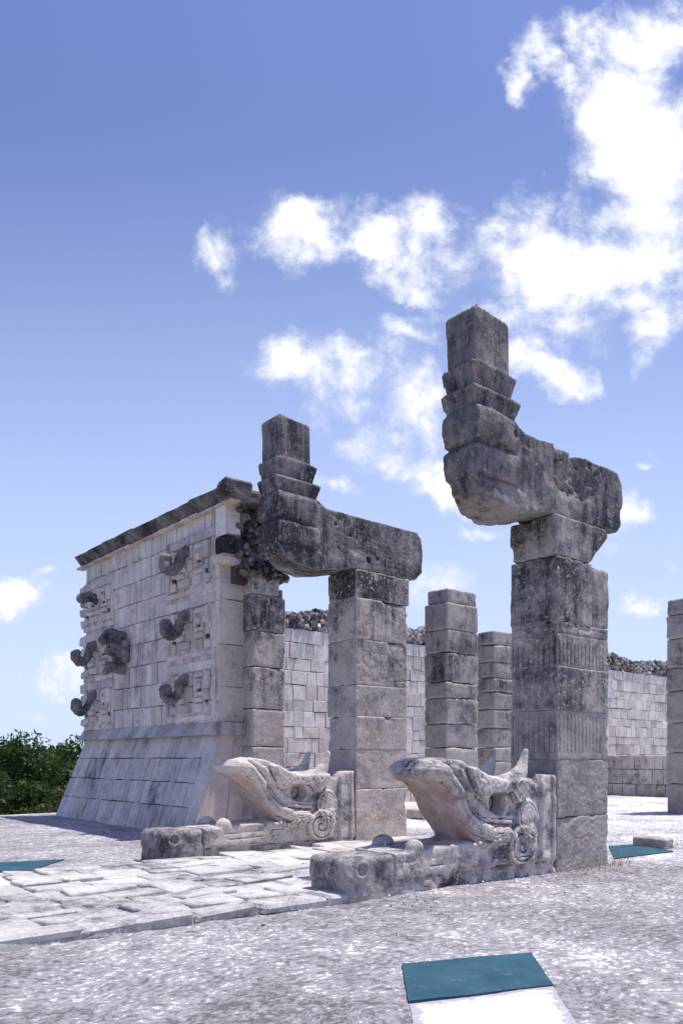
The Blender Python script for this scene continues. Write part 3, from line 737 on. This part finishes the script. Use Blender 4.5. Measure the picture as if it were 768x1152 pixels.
# broken rubble core above the doorway jamb
f = Acc()
for i in range(560):
    x = rng.uniform(8.15, 9.35); z = rng.uniform(4.85, 6.15); y = rng.uniform(12.62, 12.85)+max(0, 0)
    top = 6.12-.9*max(0, (x-8.75))-.55*max(0, x-8.5)
    if z > top: continue
    if x < 8.2 and z < 5.5: continue
    f.rock((x, y-.02*rng.random(), z), rng.uniform(.05, .13), tint=rng.uniform(.55, 1.25), sq=(1.3, .8, .75))
for i in range(45):
    x = rng.uniform(8.5, 9.3); f.rock((x, rng.uniform(12.45, 12.75), 4.90+rng.uniform(-.03, .12)), rng.uniform(.04, .09), tint=rng.uniform(.4, .8))
f.build('rubble_core', M_RUBD, wall)
c = Acc(); c.box((8.2, 12.78, 4.7), (9.1, 13.4, 5.7), .02, 0); c.box((8.2, 12.75, 5.6), (8.8, 13.4, 6.08), .02, 0); c.build('core_mortar', M_JOINT, wall)
# jamb pilaster
zs = [0, .95, 1.62, 2.34, 3.14, 3.82, 4.51, 4.93]
for i, (z0, z1) in enumerate(zip(zs[:-1], zs[1:])):
    top = i == len(zs)-2
    stone_block('jamb_block', (FA, 12.6, z0+(.005 if i else -.05)), (9.24-(.12 if top else 0), 13.0, z1-.006), M_COL2, wall, .024, .03, .013, 110+i, .09 if i > 4 else .05)
f = Acc(); courses(f, 8.6, 9.29, [0, .9, 1.7, 2.5, 3.3, 4.1, 4.7], .6, .7, lambda P: south(P, 12.75), depth=.3); f.build('jamb_backing', M_RUBD, wall)

# mosaic masks ---------------------------------------------------------------
def mask(bc, zc, w, seed):
    f = Acc(); J = lambda: rng.uniform(.84, 1.08)
    def bx(s0, s1, z0, z1, out, tint=None, bev=.014): f.box((bc+s0, -.02, zc+z0), (bc+s1, out*.62+rng.uniform(-.008, .008), zc+z1), bev, .010, tint or J(), west)
    for k in range(4):                                                        # brow band
        q = -w+2*w*k/4; bx(q, q+2*w/4-.01, .38, .56, rng.uniform(.05, .12))
    bx(-.14, .14, .10, .36, .14); bx(-.10, .10, -.12, .09, .10)               # nose root
    for sg in (-1, 1):
        def sb(u0, u1, z0, z1, out, tint=None): 
            s0, s1 = sorted((sg*u0, sg*u1)); bx(s0, s1, z0, z1, out, tint)
        sb(.17, .52, .25, .33, .10); sb(.17, .52, -.10, -.03, .08); sb(.45, .53, -.03, .25, .08); sb(.16, .22, -.02, .25, .07)   # eye socket frame
        sb(.56, .74, .02, .34, .12); sb(.60, .70, -.28, -.01, .07); sb(.56, .76, -.45, -.30, .10)                                # ear ornaments
        sb(w-.12, w, -.46, .34, .045)
        sb(.20, .50, -.24, -.15, .12); 
    bx(-.46, -.16, -.44, -.26, .07); bx(.02, .46, -.42, -.27, .09)
    for k in range(5): bx(-w+2*w*k/5, -w+2*w*(k+1)/5-.012, -.60, -.49, .065)
    m = f.build('mosaic_mask', M_WALL, wall)
    # dark slabs painted as the shade of hollows between the mosaic stones
    for sg in (-1, 1):
        e = Acc(); P = _ICO2*np.array([.05, .085, .085])+np.array([WA-.03, bc+sg*.33, zc+.10]); e.add(P, None, _ICF2, 1.0)
        e.build('eye', M_WALL, m, True)
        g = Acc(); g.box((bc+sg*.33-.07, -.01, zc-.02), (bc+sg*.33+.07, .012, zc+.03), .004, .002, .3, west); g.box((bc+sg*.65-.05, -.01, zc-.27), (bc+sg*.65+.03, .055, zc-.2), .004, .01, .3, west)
        g.build('hollow_shade', M_JOINT, m)
    def hook(X, Y, Z):
        k_ = .86
        pts = [(WA+.05, zc+.24), (WA-.10, zc+.28), (WA-.20, zc+.22), (WA-.26, zc+.06), (WA-.31, zc-.10), (WA-.40, zc-.20), (WA-.50, zc-.21), (WA-.58, zc-.14), (WA-.60, zc-.03), (WA-.55, zc+.02)]
        pts = [(WA+(p_[0]-WA)*.95, zc+.05+(p_[1]-zc-.05)*k_) for p_ in pts]
        rr = [q_*.86 for q_ in ([.09, .105, .11, .10, .10, .115, .13, .13, .125, .11])]
        d = None
        for (p, q, r0, r1) in zip(pts[:-1], pts[1:], rr[:-1], rr[1:]):
            k = cap(X, Y, Z, (p[0], bc, p[1]), (q[0], bc, q[1]), r0, r1); d = k if d is None else smin(d, k, .05)
        d = smax(d, np.abs(Y-bc)-.10, .05)
        return d+.018*fbm(X+seed, Y, Z, 6, 4, .65)+.02*np.clip(vnoise(X*16+seed, Y*16, Z*16, 1)-.2, 0, 1)
    if seed != 4: sdf_obj('hooked_nose', hook, (WA-.85, bc-.16, zc-.40), (WA+.1, bc+.16, zc+.45), .02, M_HOOK, m)
    else:
        def stub(X, Y, Z):
            d = smin(cap(X, Y, Z, (WA, bc, zc+.05), (WA-.22, bc, zc+.16), .10, .11), cap(X, Y, Z, (WA-.22, bc, zc+.16), (WA-.42, bc, zc+.08), .11, .13), .03)
            return smax(d, np.abs(Y-bc)-.10, .03)+.012*fbm(X+seed, Y, Z, 5, 4, .6)
        sdf_obj('hooked_nose', stub, (WA-.6, bc-.16, zc-.2), (WA+.1, bc+.16, zc+.4), .02, M_HOOK, m)
for i, zc in enumerate((2.72, 3.97, 5.22)): mask(13.98, zc, .95, 1+i)
mask(18.35, 5.08, .82, 4); mask(18.35, 3.85, .82, 5); mask(18.35, 2.68, .82, 6)
# masks wrap round the far corner: stones standing proud of the north end
f = Acc()
for zc in (5.08, 3.85, 2.68):
    for (z0, z1, o) in ((.30, .52, .18), (.02, .24, .12), (-.2, -.02, .2), (-.5, -.32, .14)): f.box((WA-.10, -.1, zc+z0), (WA+.5, o, zc+z1), .03, .015, rng.uniform(.7, 1), north_end)
f.build('corner_ornament', M_WALL, wall)
# serpent jaws holding a human face, in the middle of the wall
def birdman(X, Y, Z):
    bc, zc, W = 16.95, 3.72, WA
    C = lambda p, q, r0, r1: cap(X, Y, Z, (W-p[0], bc+p[1], zc+p[2]), (W-q[0], bc+q[1], zc+q[2]), r0, r1)
    d = C((.0, 0, .38), (.30, 0, .42), .16, .15)
    d = smin(d, C((.30, 0, .42), (.50, 0, .30), .15, .11), .05)                    # upper jaw curling over
    d = smin(d, C((.05, 0, .05), (.28, 0, .12), .22, .17), .04)                     # face
    d = smin(d, C((.42, 0, .10), (.43, 0, .02), .05, .04), .03)
    d = smin(d, C((.0, 0, -.30), (.34, 0, -.28), .13, .12), .04)                    # lower jaw
    d = smin(d, C((.34, 0, -.28), (.46, 0, -.42), .10, .07), .04)
    for sg in (-1, 1):
        d = smin(d, C((.10, sg*.24, .22), (.10, sg*.26, -.12), .10, .08), .03)
        d = smax(d, -C((.40, sg*.08, .15), (.5, sg*.09, .15), .04, .04), .02)
    d = smax(d, -C((.5, 0, -.10), (.3, 0, -.08), .08, .05), .03)
    return d+.016*fbm(X+3, Y, Z, 4, 5, .62)
sdf_obj('serpent_jaw_sculpture', birdman, (WA-.75, 16.4, 2.95), (WA+.1, 17.5, 4.4), .02, M_HOOK, wall)

# ------------------------------------------------------------------ far inner wall and altar platform
iw = empty('inner_wall', (22, 18.6, 0), 'long pale block wall with ragged rubble top behind the pillars', 'wall')
NB = 18.3
f = Acc(); zs = [-.03]+list(np.cumsum(rng.uniform(.34, .48, 13)))
k = 5.1/zs[-1]; zs = [zs[0]]+[z*k for z in zs[1:]]
courses(f, 9.2, 41, zs, .26, .62, lambda P: south(P, NB), depth=.2, jut=.012, tmin=.82, tmax=1.1, gap=.006, skip=lambda a_, b_: False and rng.random() < .005, bev=.012, jit=.01)
f.build('block_facing', M_BACK, iw)
c = Acc(); c.box((9.2, NB+.14, -.1), (41, 19.05, 5.25), .01, 0); c.build('wall_core', M_JOINT, iw)
f = Acc()
x = 9.3
while x < 41:
    tz = 5.62+.10*math.sin(x*1.3)+rng.uniform(-.08, .06)
    for k in range(9):
        z = rng.uniform(5.12, tz); f.rock((x+rng.uniform(-.1, .1), NB+rng.uniform(.02, .15), z), rng.uniform(.07, .14), tint=rng.uniform(.5, 1.3), sq=(1.2, 1, .8))
    for k in range(4): f.rock((x, NB+.2+.18*k, tz), rng.uniform(.10, .18), tint=rng.uniform(.6, 1.1))
    x += .155
f.build('rubble_top', M_RUB, iw)
al = empty('altar_platform', (29, 15, 0), 'low grey block platform below the far rubble-topped wall', 'platform')
f = Acc(); courses(f, 11.5, 17.75, [-.03, .42, .98, 1.5], .3, .6, lambda P: west(P, 28.0), depth=.3, gap=.01, tmin=.6, tmax=.85, jit=.012)
f.build('block_facing', M_BACK, al)
c = Acc(); c.box((28.15, 11.6, -.1), (33, 18.2, 1.47), .02, 0, .8); c.build('platform_top', M_BACK, al)
f = Acc()
for (lo, hi) in (((26.9, 17.2, -.05), (27.9, 18.1, .9)), ((27.0, 17.3, 1.2), (27.9, 18.1, 1.45)), ((26.95, 17.25, .9), (27.15, 18.0, 1.2)), ((27.7, 17.3, .9), (27.85, 18, 1.2)), ((27.1, 17.4, 1.45), (27.8, 18.1, 1.95))): f.box(lo, hi, .05, .04, rng.uniform(.7, 1.0))
nb = f.build('masonry_niche', M_RUB); tag(nb, 'small ruined masonry niche at the near corner of the altar platform', 'masonry')
# fallen stones around the doorway
f = Acc(); sb = [ground_pt(712, 951), ground_pt(754, 954)]
def slabrot(P):
    d = np.array(sb[1])-np.array(sb[0]); L = np.hypot(*d); d /= L; Q = P.copy()
    Q[:, 0] = sb[0][0]+P[:, 0]*d[0]-P[:, 1]*d[1]; Q[:, 1] = sb[0][1]+P[:, 0]*d[1]+P[:, 1]*d[0]; return Q
L = math.dist(*sb)
o_ = empty('fallen_block', (sb[0][0], sb[0][1], 0), 'small worn stone block lying behind the teal panel at right', 'stone')
stone_block('stone', (min(sb[0][0], sb[1][0])-.05, min(sb[0][1], sb[1][1]), -.03), (min(sb[0][0], sb[1][0])+.22, max(sb[0][1], sb[1][1]), .15), M_COL2, o_, .015, .04, .012, 200, .05)
for i, (px, py, s, lab) in enumerate(((470, 921, .16, 'low pale step stone just beyond the near serpent throat'),)):
    gx, gy = ground_pt(px, py); o_ = empty('step_stone', (gx, gy, 0), lab, 'stone')
    stone_block('stone', (gx-.1, gy-.25, 0), (gx+.45, gy+.3, .22), M_COL2, o_, .02, .03, .014, 210, .05)
def pebbles(name, spots, label):
    f = Acc()
    for (px, py, s, n) in spots:
        for k in range(n):
            gx, gy = ground_pt(px+rng.normal(0, s), py+rng.normal(0, s*.22)); r = rng.uniform(.005, .017)
            f.rock((gx, gy, .0+r*.3), r, tint=rng.uniform(.7, 1.2), sq=(1.3, 1.1, .7))
    o = f.build(name, M_PATH); tag(o, label, 'gravel', kind='stuff'); return o
pebbles('loose_gravel', [(748, 948, 14, 60), (665, 985, 26, 50), (700, 1000, 40, 40), (600, 990, 20, 26), (470, 1012, 20, 22), (235, 968, 12, 14), (690, 905, 30, 20), (330, 1050, 60, 14)], 'loose limestone chips scattered by the column foot')
# dry grass at the near column's foot
V = []; T = []
for k in range(130):
    gx = FA+CL*rng.uniform(.15, 1.25)+.1*rng.normal(); gy = 5.80-abs(rng.normal(0, .09)); h = rng.uniform(.04, .2)*(1.2 if k < 60 else .7)
    w = .0035; an = rng.uniform(0, 6.28); lx, ly = rng.normal(0, .05, 2); i = len(V)
    V += [(gx-w*math.cos(an), gy-w*math.sin(an), -.01), (gx+w*math.cos(an), gy+w*math.sin(an), -.01), (gx+lx*.5+w*.6, gy+ly*.5, h*.6), (gx+lx*.5-w*.6, gy+ly*.5, h*.6), (gx+lx*1.4, gy+ly*1.4, h)]
    T += [(i, i+1, i+2), (i, i+2, i+3), (i+3, i+2, i+4)]
o = link_mesh('dry_grass', mesh_from('dry_grass', V, np.zeros((0, 4), int), False, None, T), M_GRASS); tag(o, 'sparse dry grass at the foot of the near column', 'grass', kind='stuff')

# ------------------------------------------------------------------ teal panels, white patch, peg
def sheet(pts, z0, z1, name, mat, parent=None, div=14, rag=.0, kind=None):
    """quad slab between four ground points, with a slightly ragged, uneven surface"""
    P = np.array(pts, float); V = []; u = np.linspace(0, 1, div+1)
    for i in u:
        for j in u:
            p = P[0]*(1-i)*(1-j)+P[1]*i*(1-j)+P[2]*i*j+P[3]*(1-i)*j
            e = rag if (i in (0, 1) or j in (0, 1)) else 0
            V.append((p[0]+rng.uniform(-e, e), p[1]+rng.uniform(-e, e), z1+.003*math.sin(p[0]*9)*math.cos(p[1]*7)))
    n = div+1; I = np.arange(n*n).reshape(n, n); Q = np.stack([I[:-1, :-1], I[1:, :-1], I[1:, 1:], I[:-1, 1:]], -1).reshape(-1, 4).tolist()
    ring = list(I[0, :])+list(I[1:, -1])+list(I[-1, ::-1][1:])+list(I[::-1, 0][1:-1]); m = len(V)
    V += [(V[k][0], V[k][1], z0) for k in ring]
    for a_, _ in enumerate(ring):
        b_ = (a_+1) % len(ring); Q.append([ring[a_], ring[b_], m+b_, m+a_])
    V = np.array(V)-np.array(root_loc(parent)); Q = np.array(Q)
    W_ = math.dist(P[0], P[1]); H_ = math.dist(P[1], P[2])
    tv = [min(i, 1-i)*H_*1.0 if 0 else min(min(i, 1-i)*W_, min(j, 1-j)*H_) for i in u for j in u]+[0]*len(ring)
    o = link_mesh(name, mesh_from(name, V, Q, False, tv), mat, parent)
    bm = bmesh.new(); bm.from_mesh(o.data); bmesh.ops.recalc_face_normals(bm, faces=bm.faces); bm.to_mesh(o.data); bm.free()
    if kind: tag(o, kind=kind)
    return o
G = ground_pt
def tl(p): return G(*p)
p = sheet([G(452, 1083, .01), G(597, 1070, .01), G(622, 1106.5, .01), G(459, 1127, .0)], -.04, .004, 'floor_panel', M_TEAL, rag=.001)
tag(p, 'teal painted square panel on the floor in the foreground, beside a white patch', 'floor panel', 'teal panels set on the terrace floor')
p = sheet([G(684, 951, .01), G(716, 949, .01), G(757, 957, .01), G(690, 966, .0)], -.04, .004, 'floor_panel', M_TEAL, rag=.001)
tag(p, 'teal painted panel on the floor right of the near serpent column', 'floor panel', 'teal panels set on the terrace floor')
p = sheet([G(-70, 973, .01), G(72, 966, .01), G(36, 978, .01), G(-100, 986, .0)], -.04, .004, 'floor_panel', M_TEAL, rag=.001)
tag(p, 'teal painted panel cut by the left edge, in front of the mask wall', 'floor panel', 'teal panels set on the terrace floor')
sheet([G(461, 1129), G(621, 1108), G(668, 1180), G(474, 1215)], -.04, -.006, 'white_patch', M_WHITE, div=40, rag=.003, kind='structure')
gx, gy = G(156, 976); f = Acc(); f.box((gx-.022, gy-.022, -.03), (gx+.022, gy+.022, .105), .004, .003)
o = f.build('wooden_peg', M_WOOD); tag(o, 'short pale wooden peg near the far serpent tongue block', 'peg')

# ------------------------------------------------------------------ trees beyond the terrace
def crown_mesh(name, seed, rx, rz, ncl, nlf, ls):
    g = np.random.default_rng(seed); V = []; tn = []
    for c in range(ncl):
        a = g.uniform(0, 6.28); e = g.uniform(-.35, 1) ; rr = g.uniform(.25, 1)**.5
        cx, cy, cz = rx*rr*math.cos(a)*math.sqrt(max(0, 1-e*e*.7)), rx*rr*math.sin(a)*math.sqrt(max(0, 1-e*e*.7)), rz*e*g.uniform(.75, 1)
        cr = g.uniform(.16, .30)*rx
        d = g.normal(size=(nlf, 3)); d /= np.linalg.norm(d, axis=1)[:, None]; q = g.uniform(.35, 1.08, (nlf, 1))**.6
        p = np.array([cx, cy, cz])+d*q*cr*np.array([1.1, 1.1, .8])
        u = g.normal(size=(nlf, 3)); u /= np.linalg.norm(u, axis=1)[:, None]; w = np.cross(u, d+g.normal(0, .5, (nlf, 3))); w /= np.linalg.norm(w, axis=1)[:, None]+1e-6
        L = ls*g.uniform(.6, 1.4, (nlf, 1)); W = L*.42
        V.append(np.stack([p-u*L, p+w*W, p+u*L, p-w*W], 1).reshape(-1, 3))
        tv = np.clip(.35+.45*d[:, 2]*.6+g.normal(0, .16, nlf)+.25*g.random(), 0, 1); tn.append(np.repeat(tv, 4))  # clump tops paler, undersides darker: sun shading painted into leaf colour
    V = np.concatenate(V); n = len(V)//4
    return mesh_from(name, V, np.arange(n*4).reshape(n, 4), False, np.concatenate(tn))
CR = [crown_mesh('tree_crown', 100+i, rx, rz, 44, 460, .12) for i, (rx, rz) in enumerate(((4.2, 4.0), (3.5, 4.6), (5.0, 3.6)))]
def trunk_mesh(seed):
    g = np.random.default_rng(seed); P = []; T = []; 
    def limb(p0, p1, r0, r1, n=7, k=6):
        base = len(P); p0 = np.array(p0); p1 = np.array(p1); bend = g.normal(0, .25, 3)
        for i in range(n+1):
            t = i/n; c = p0+(p1-p0)*t+bend*math.sin(t*math.pi); r = r0+(r1-r0)*t
            for j in range(k): P.append(c+r*np.array([math.cos(j*2*math.pi/k), math.sin(j*2*math.pi/k), 0]))
        for i in range(n):
            for j in range(k): T.append((base+i*k+j, base+i*k+(j+1) % k, base+(i+1)*k+(j+1) % k, base+(i+1)*k+j))
    limb((0, 0, 0), (0, 0, 8), .30, .18)
    for i in range(7):
        a = i*.9+g.uniform(0, .4); limb((0, 0, 6+i*.3), (2.6*math.cos(a), 2.6*math.sin(a), 9+i*.5), .12, .03)
    return mesh_from('trunk', np.array(P), np.array(T))
TR = [trunk_mesh(i) for i in range(2)]
for m, c in zip(M_LEAF, CR): c.materials.append(m)
for m in TR: m.materials.append(M_BARK)
spots = []
def plant(px, d, topy, var, label, group):
    r = (px-384)/F*d; x, y = RT[0]*r+FW[0]*d, RT[1]*r+FW[1]*d
    zt = EYE+(HOR-topy)/F*d; hgt = zt+11
    t = bpy.data.objects.new('jungle_tree', None); COL.objects.link(t); t.location = (x, y, -11); tag(t, label, 'tree', group)
    c = bpy.data.objects.new('crown', CR[var]); COL.objects.link(c); c.parent = t
    rz = (4.0, 4.6, 3.6)[var]; s = rng.uniform(.9, 1.12); c.scale = (s, s, 1); c.location = (0, 0, hgt-rz*1.05); c.rotation_euler = (0, 0, rng.uniform(0, 6.28))
    k = bpy.data.objects.new('trunk', TR[var % 2]); COL.objects.link(k); k.parent = t; sc = (hgt-rz*.8)/11; k.scale = (1, 1, sc)
GR = 'jungle trees rising beyond the terrace'
plant(18, 36, 821, 1, 'bushy bright green jungle tree at the left edge, tallest above the terrace', GR)
plant(72, 46, 829, 0, 'dark green jungle tree just left of the sloping wall base', GR)
MASS = 'leafy jungle tree merging into the dense mass beyond the terrace edge'
for (px, d, ty, v) in ((48, 44, 846, 2), (-18, 40, 830, 0), (4, 55, 846, 2), (40, 58, 852, 1), (95, 60, 836, 0), (-60, 44, 832, 1), (-110, 50, 830, 2), (-170, 46, 836, 0), (120, 55, 845, 1),
                       (30, 31, 872, 2), (70, 33, 868, 1), (-10, 32, 868, 0), (-60, 35, 860, 2), (-120, 38, 850, 1), (-230, 52, 838, 0), (-300, 56, 838, 2), (150, 50, 850, 2), (55, 38, 858, 0), (15, 40, 852, 2)):
    plant(px, d, ty, v, MASS, GR)
# distant canopy
r = np.geomspace(75, 1500, 60); th = np.linspace(0, 2*math.pi, 260, endpoint=False); RR, TT = np.meshgrid(r, th, indexing='ij')
Xp = 10+RR*np.cos(TT); Yp = 5+RR*np.sin(TT); Zp = -1.6+1.6*fbm(Xp, Yp, Xp*0, .12, 4, .6); Zp[0] = -11
I = np.arange(60*260).reshape(60, 260); Q = np.stack([I[:-1], I[1:], np.roll(I, -1, 1)[1:], np.roll(I, -1, 1)[:-1]], -1).reshape(-1, 4)
o = link_mesh('far_forest', mesh_from('far_forest', np.stack([Xp, Yp, Zp], -1).reshape(-1, 3), Q), M_FOREST); tag(o, 'flat green forest canopy stretching to the horizon', 'forest', kind='stuff')

# ------------------------------------------------------------------ light and sky
SV = Vector((.25, -.12, 1.0)).normalized()
sl = bpy.data.lights.new('sun', 'SUN'); sl.energy = 4.7; sl.angle = R(.53); sl.color = (1.0, .965, .91)
so = bpy.data.objects.new('sun', sl); COL.objects.link(so); so.rotation_euler = SV.to_track_quat('Z', 'Y').to_euler(); so.location = (0, 0, 30)
w = bpy.data.worlds.new('World'); scene.world = w; w.use_nodes = True
t = NT(w.node_tree); bg = w.node_tree.nodes['Background']
sky = t.new('ShaderNodeTexSky', sky_type='NISHITA'); sky.sun_disc = False
sky.sun_elevation = math.asin(SV.z); sky.sun_rotation = math.atan2(SV.x, SV.y); sky.altitude = 30; sky.air_density = 1.0; sky.dust_density = .6; sky.ozone_density = 2.0
D = t.new('ShaderNodeTexCoord').outputs['Generated']
fw = t.vmath('DOT_PRODUCT', D, (FW[0], FW[1], 0), 1); rt = t.vmath('DOT_PRODUCT', D, (RT[0], RT[1], 0), 1); sp = t.new('ShaderNodeSeparateXYZ'); t.set(sp.inputs[0], D)
fs = t.math('MAXIMUM', fw, .08)
u = t.math('DIVIDE', rt, fs); v = t.math('DIVIDE', sp.outputs[2], fs)
cv = t.new('ShaderNodeCombineXYZ'); t.set(cv.inputs[0], u); t.set(cv.inputs[1], v); UV = cv.outputs[0]
n1 = t.noise(UV, 8.0, 6, .60, 0, 'Color')
UVw = t.vmath('ADD', UV, t.vmath('SCALE', t.vmath('SUBTRACT', n1, (.5, .5, .5)), .16))
# clouds: (x, y, rx, ry, tilt, weight) on the tangent plane north-east of the terrace
CL_ = [(735, 45, 62, 55, 0, 1), (710, 110, 100, 62, -.75, 1.1), (625, 70, 66, 26, -.5, .85), (585, 85, 34, 22, -1.1, .75), (670, 55, 50, 30, -.3, .9), (385, 275, 40, 20, 0, .7), (540, 300, 50, 24, 0, .7), (440, 400, 50, 26, -.5, .6), (735, 165, 78, 105, .0, 1.1), (735, 270, 66, 95, 0, 1.05), (742, 370, 45, 32, .3, .8),
       (632, 300, 105, 72, -.25, 1.1), (690, 250, 40, 40, 0, .8), (575, 285, 50, 36, 0, .9), (500, 282, 66, 40, -.3, .9), (425, 268, 56, 32, -.25, .95), (338, 262, 52, 44, -.6, .95), (246, 275, 32, 36, 0, .72),
       (360, 414, 78, 34, -.1, .95), (455, 368, 48, 22, -.1, .75), (462, 440, 58, 36, -.6, .85), (460, 512, 82, 26, -.35, .8), (500, 545, 50, 24, -.2, .8), (375, 540, 36, 18, -.4, .7), (600, 400, 52, 26, -.4, .8),
       (28, 662, 46, 20, -.1, .85), (60, 638, 28, 13, 0, .7), (65, 750, 44, 15, 0, .65), (702, 595, 36, 30, .3, .85), (720, 683, 46, 17, 0, .7), (725, 509, 12, 10, 0, .7), (545, 590, 22, 12, 0, .6),
       (40, 790, 30, 10, 0, .5), (762, 652, 14, 12, 0, .7), (736, 640, 10, 8, 0, .65), (400, 470, 70, 24, -.4, .62), (470, 480, 80, 50, -.5, .62), (400, 430, 90, 30, -.3, .6), (560, 290, 70, 40, -.2, .75), (470, 300, 110, 30, -.2, .6), (300, 270, 60, 30, 0, .55), (560, 360, 80, 30, -.3, .5), (470, 660, 60, 40, 0, .5)]
field = None
for (x, y, rx, ry, tl_, wt) in CL_:
    mp = t.new('ShaderNodeMapping', vector_type='TEXTURE'); t.set(mp.inputs['Vector'], UVw)
    mp.inputs['Location'].default_value = ((x-384)/F, (HOR-y)/F, 0); mp.inputs['Rotation'].default_value = (0, 0, tl_); mp.inputs['Scale'].default_value = (rx/F, ry/F, 1)
    q = t.vmath('LENGTH', mp.outputs[0], None, 1)
    g = t.math('MULTIPLY', t.mapr(q, 0, 1.7, 1, 0), wt)
    field = g if field is None else t.math('MAXIMUM', field, g)
nz = t.noise(UV, 10.0, 10, .62, .25); nz2 = t.noise(UV, 36.0, 7, .65)
dn = t.math('ADD', field, t.math('ADD', t.math('MULTIPLY', t.math('SUBTRACT', nz, .5), 2.6), t.math('MULTIPLY', t.math('SUBTRACT', nz2, .5), .40)))
dn = t.math('MULTIPLY', dn, t.mapr(field, .0, .25))
msk = t.mapr(dn, .16, 1.05)
hz = t.math('MULTIPLY', t.math('MULTIPLY', t.mapr(field, .12, .8), t.mapr(nz2, .40, .62)), .20)     # thin veil round the clouds
msk = t.math('MAXIMUM', msk, hz)
msk = t.math('MULTIPLY', msk, t.mapr(fw, .05, .3))
back = t.math('MULTIPLY', t.mapr(t.noise(D, 3.2, 8, .6, .3), .56, .70, 0, .8), t.math('MULTIPLY', t.mapr(fw, .05, .3, 1, 0), t.mapr(sp.outputs[2], .03, .2)))
msk = t.math('MAXIMUM', msk, back)
skyc = t.mix(1.0, t.mix(t.mapr(v, -.1, .84, .95, 0), sky.outputs[0], (5.3, 6.75, 9.0)), (1.01, .955, 1.0), 'MULTIPLY')
elev = t.mapr(v, .0, 1.0, 0, 1, smooth=False)
skyc = t.mix(1.0, skyc, t.mix(elev, (1.12, 1.12, 1.10), (1.23, 1.21, 1.52)), 'MULTIPLY')
cc = t.mix(t.mapr(t.math('ADD', dn, t.math('MULTIPLY', nz2, .3)), .5, 1.25), (7.6, 8.1, 9.2), (10.5, 10.5, 10.6))
t.set(bg.inputs['Color'], t.mix(msk, skyc, cc))
bg.inputs['Strength'].default_value = .115

# ------------------------------------------------------------------ camera
cam = bpy.data.cameras.new('camera'); co = bpy.data.objects.new('camera', cam); COL.objects.link(co)
co.location = (0, 0, EYE); co.rotation_euler = (R(90), 0, -math.atan2(FW[0], FW[1]))
cam.sensor_width = 36; cam.lens = F/1152*36; cam.shift_y = (HOR-576)/1152; cam.clip_end = 20000; cam.clip_start = .05
scene.camera = co
scene.view_settings.view_transform = 'Standard'; scene.view_settings.look = 'None'; scene.view_settings.exposure = 0
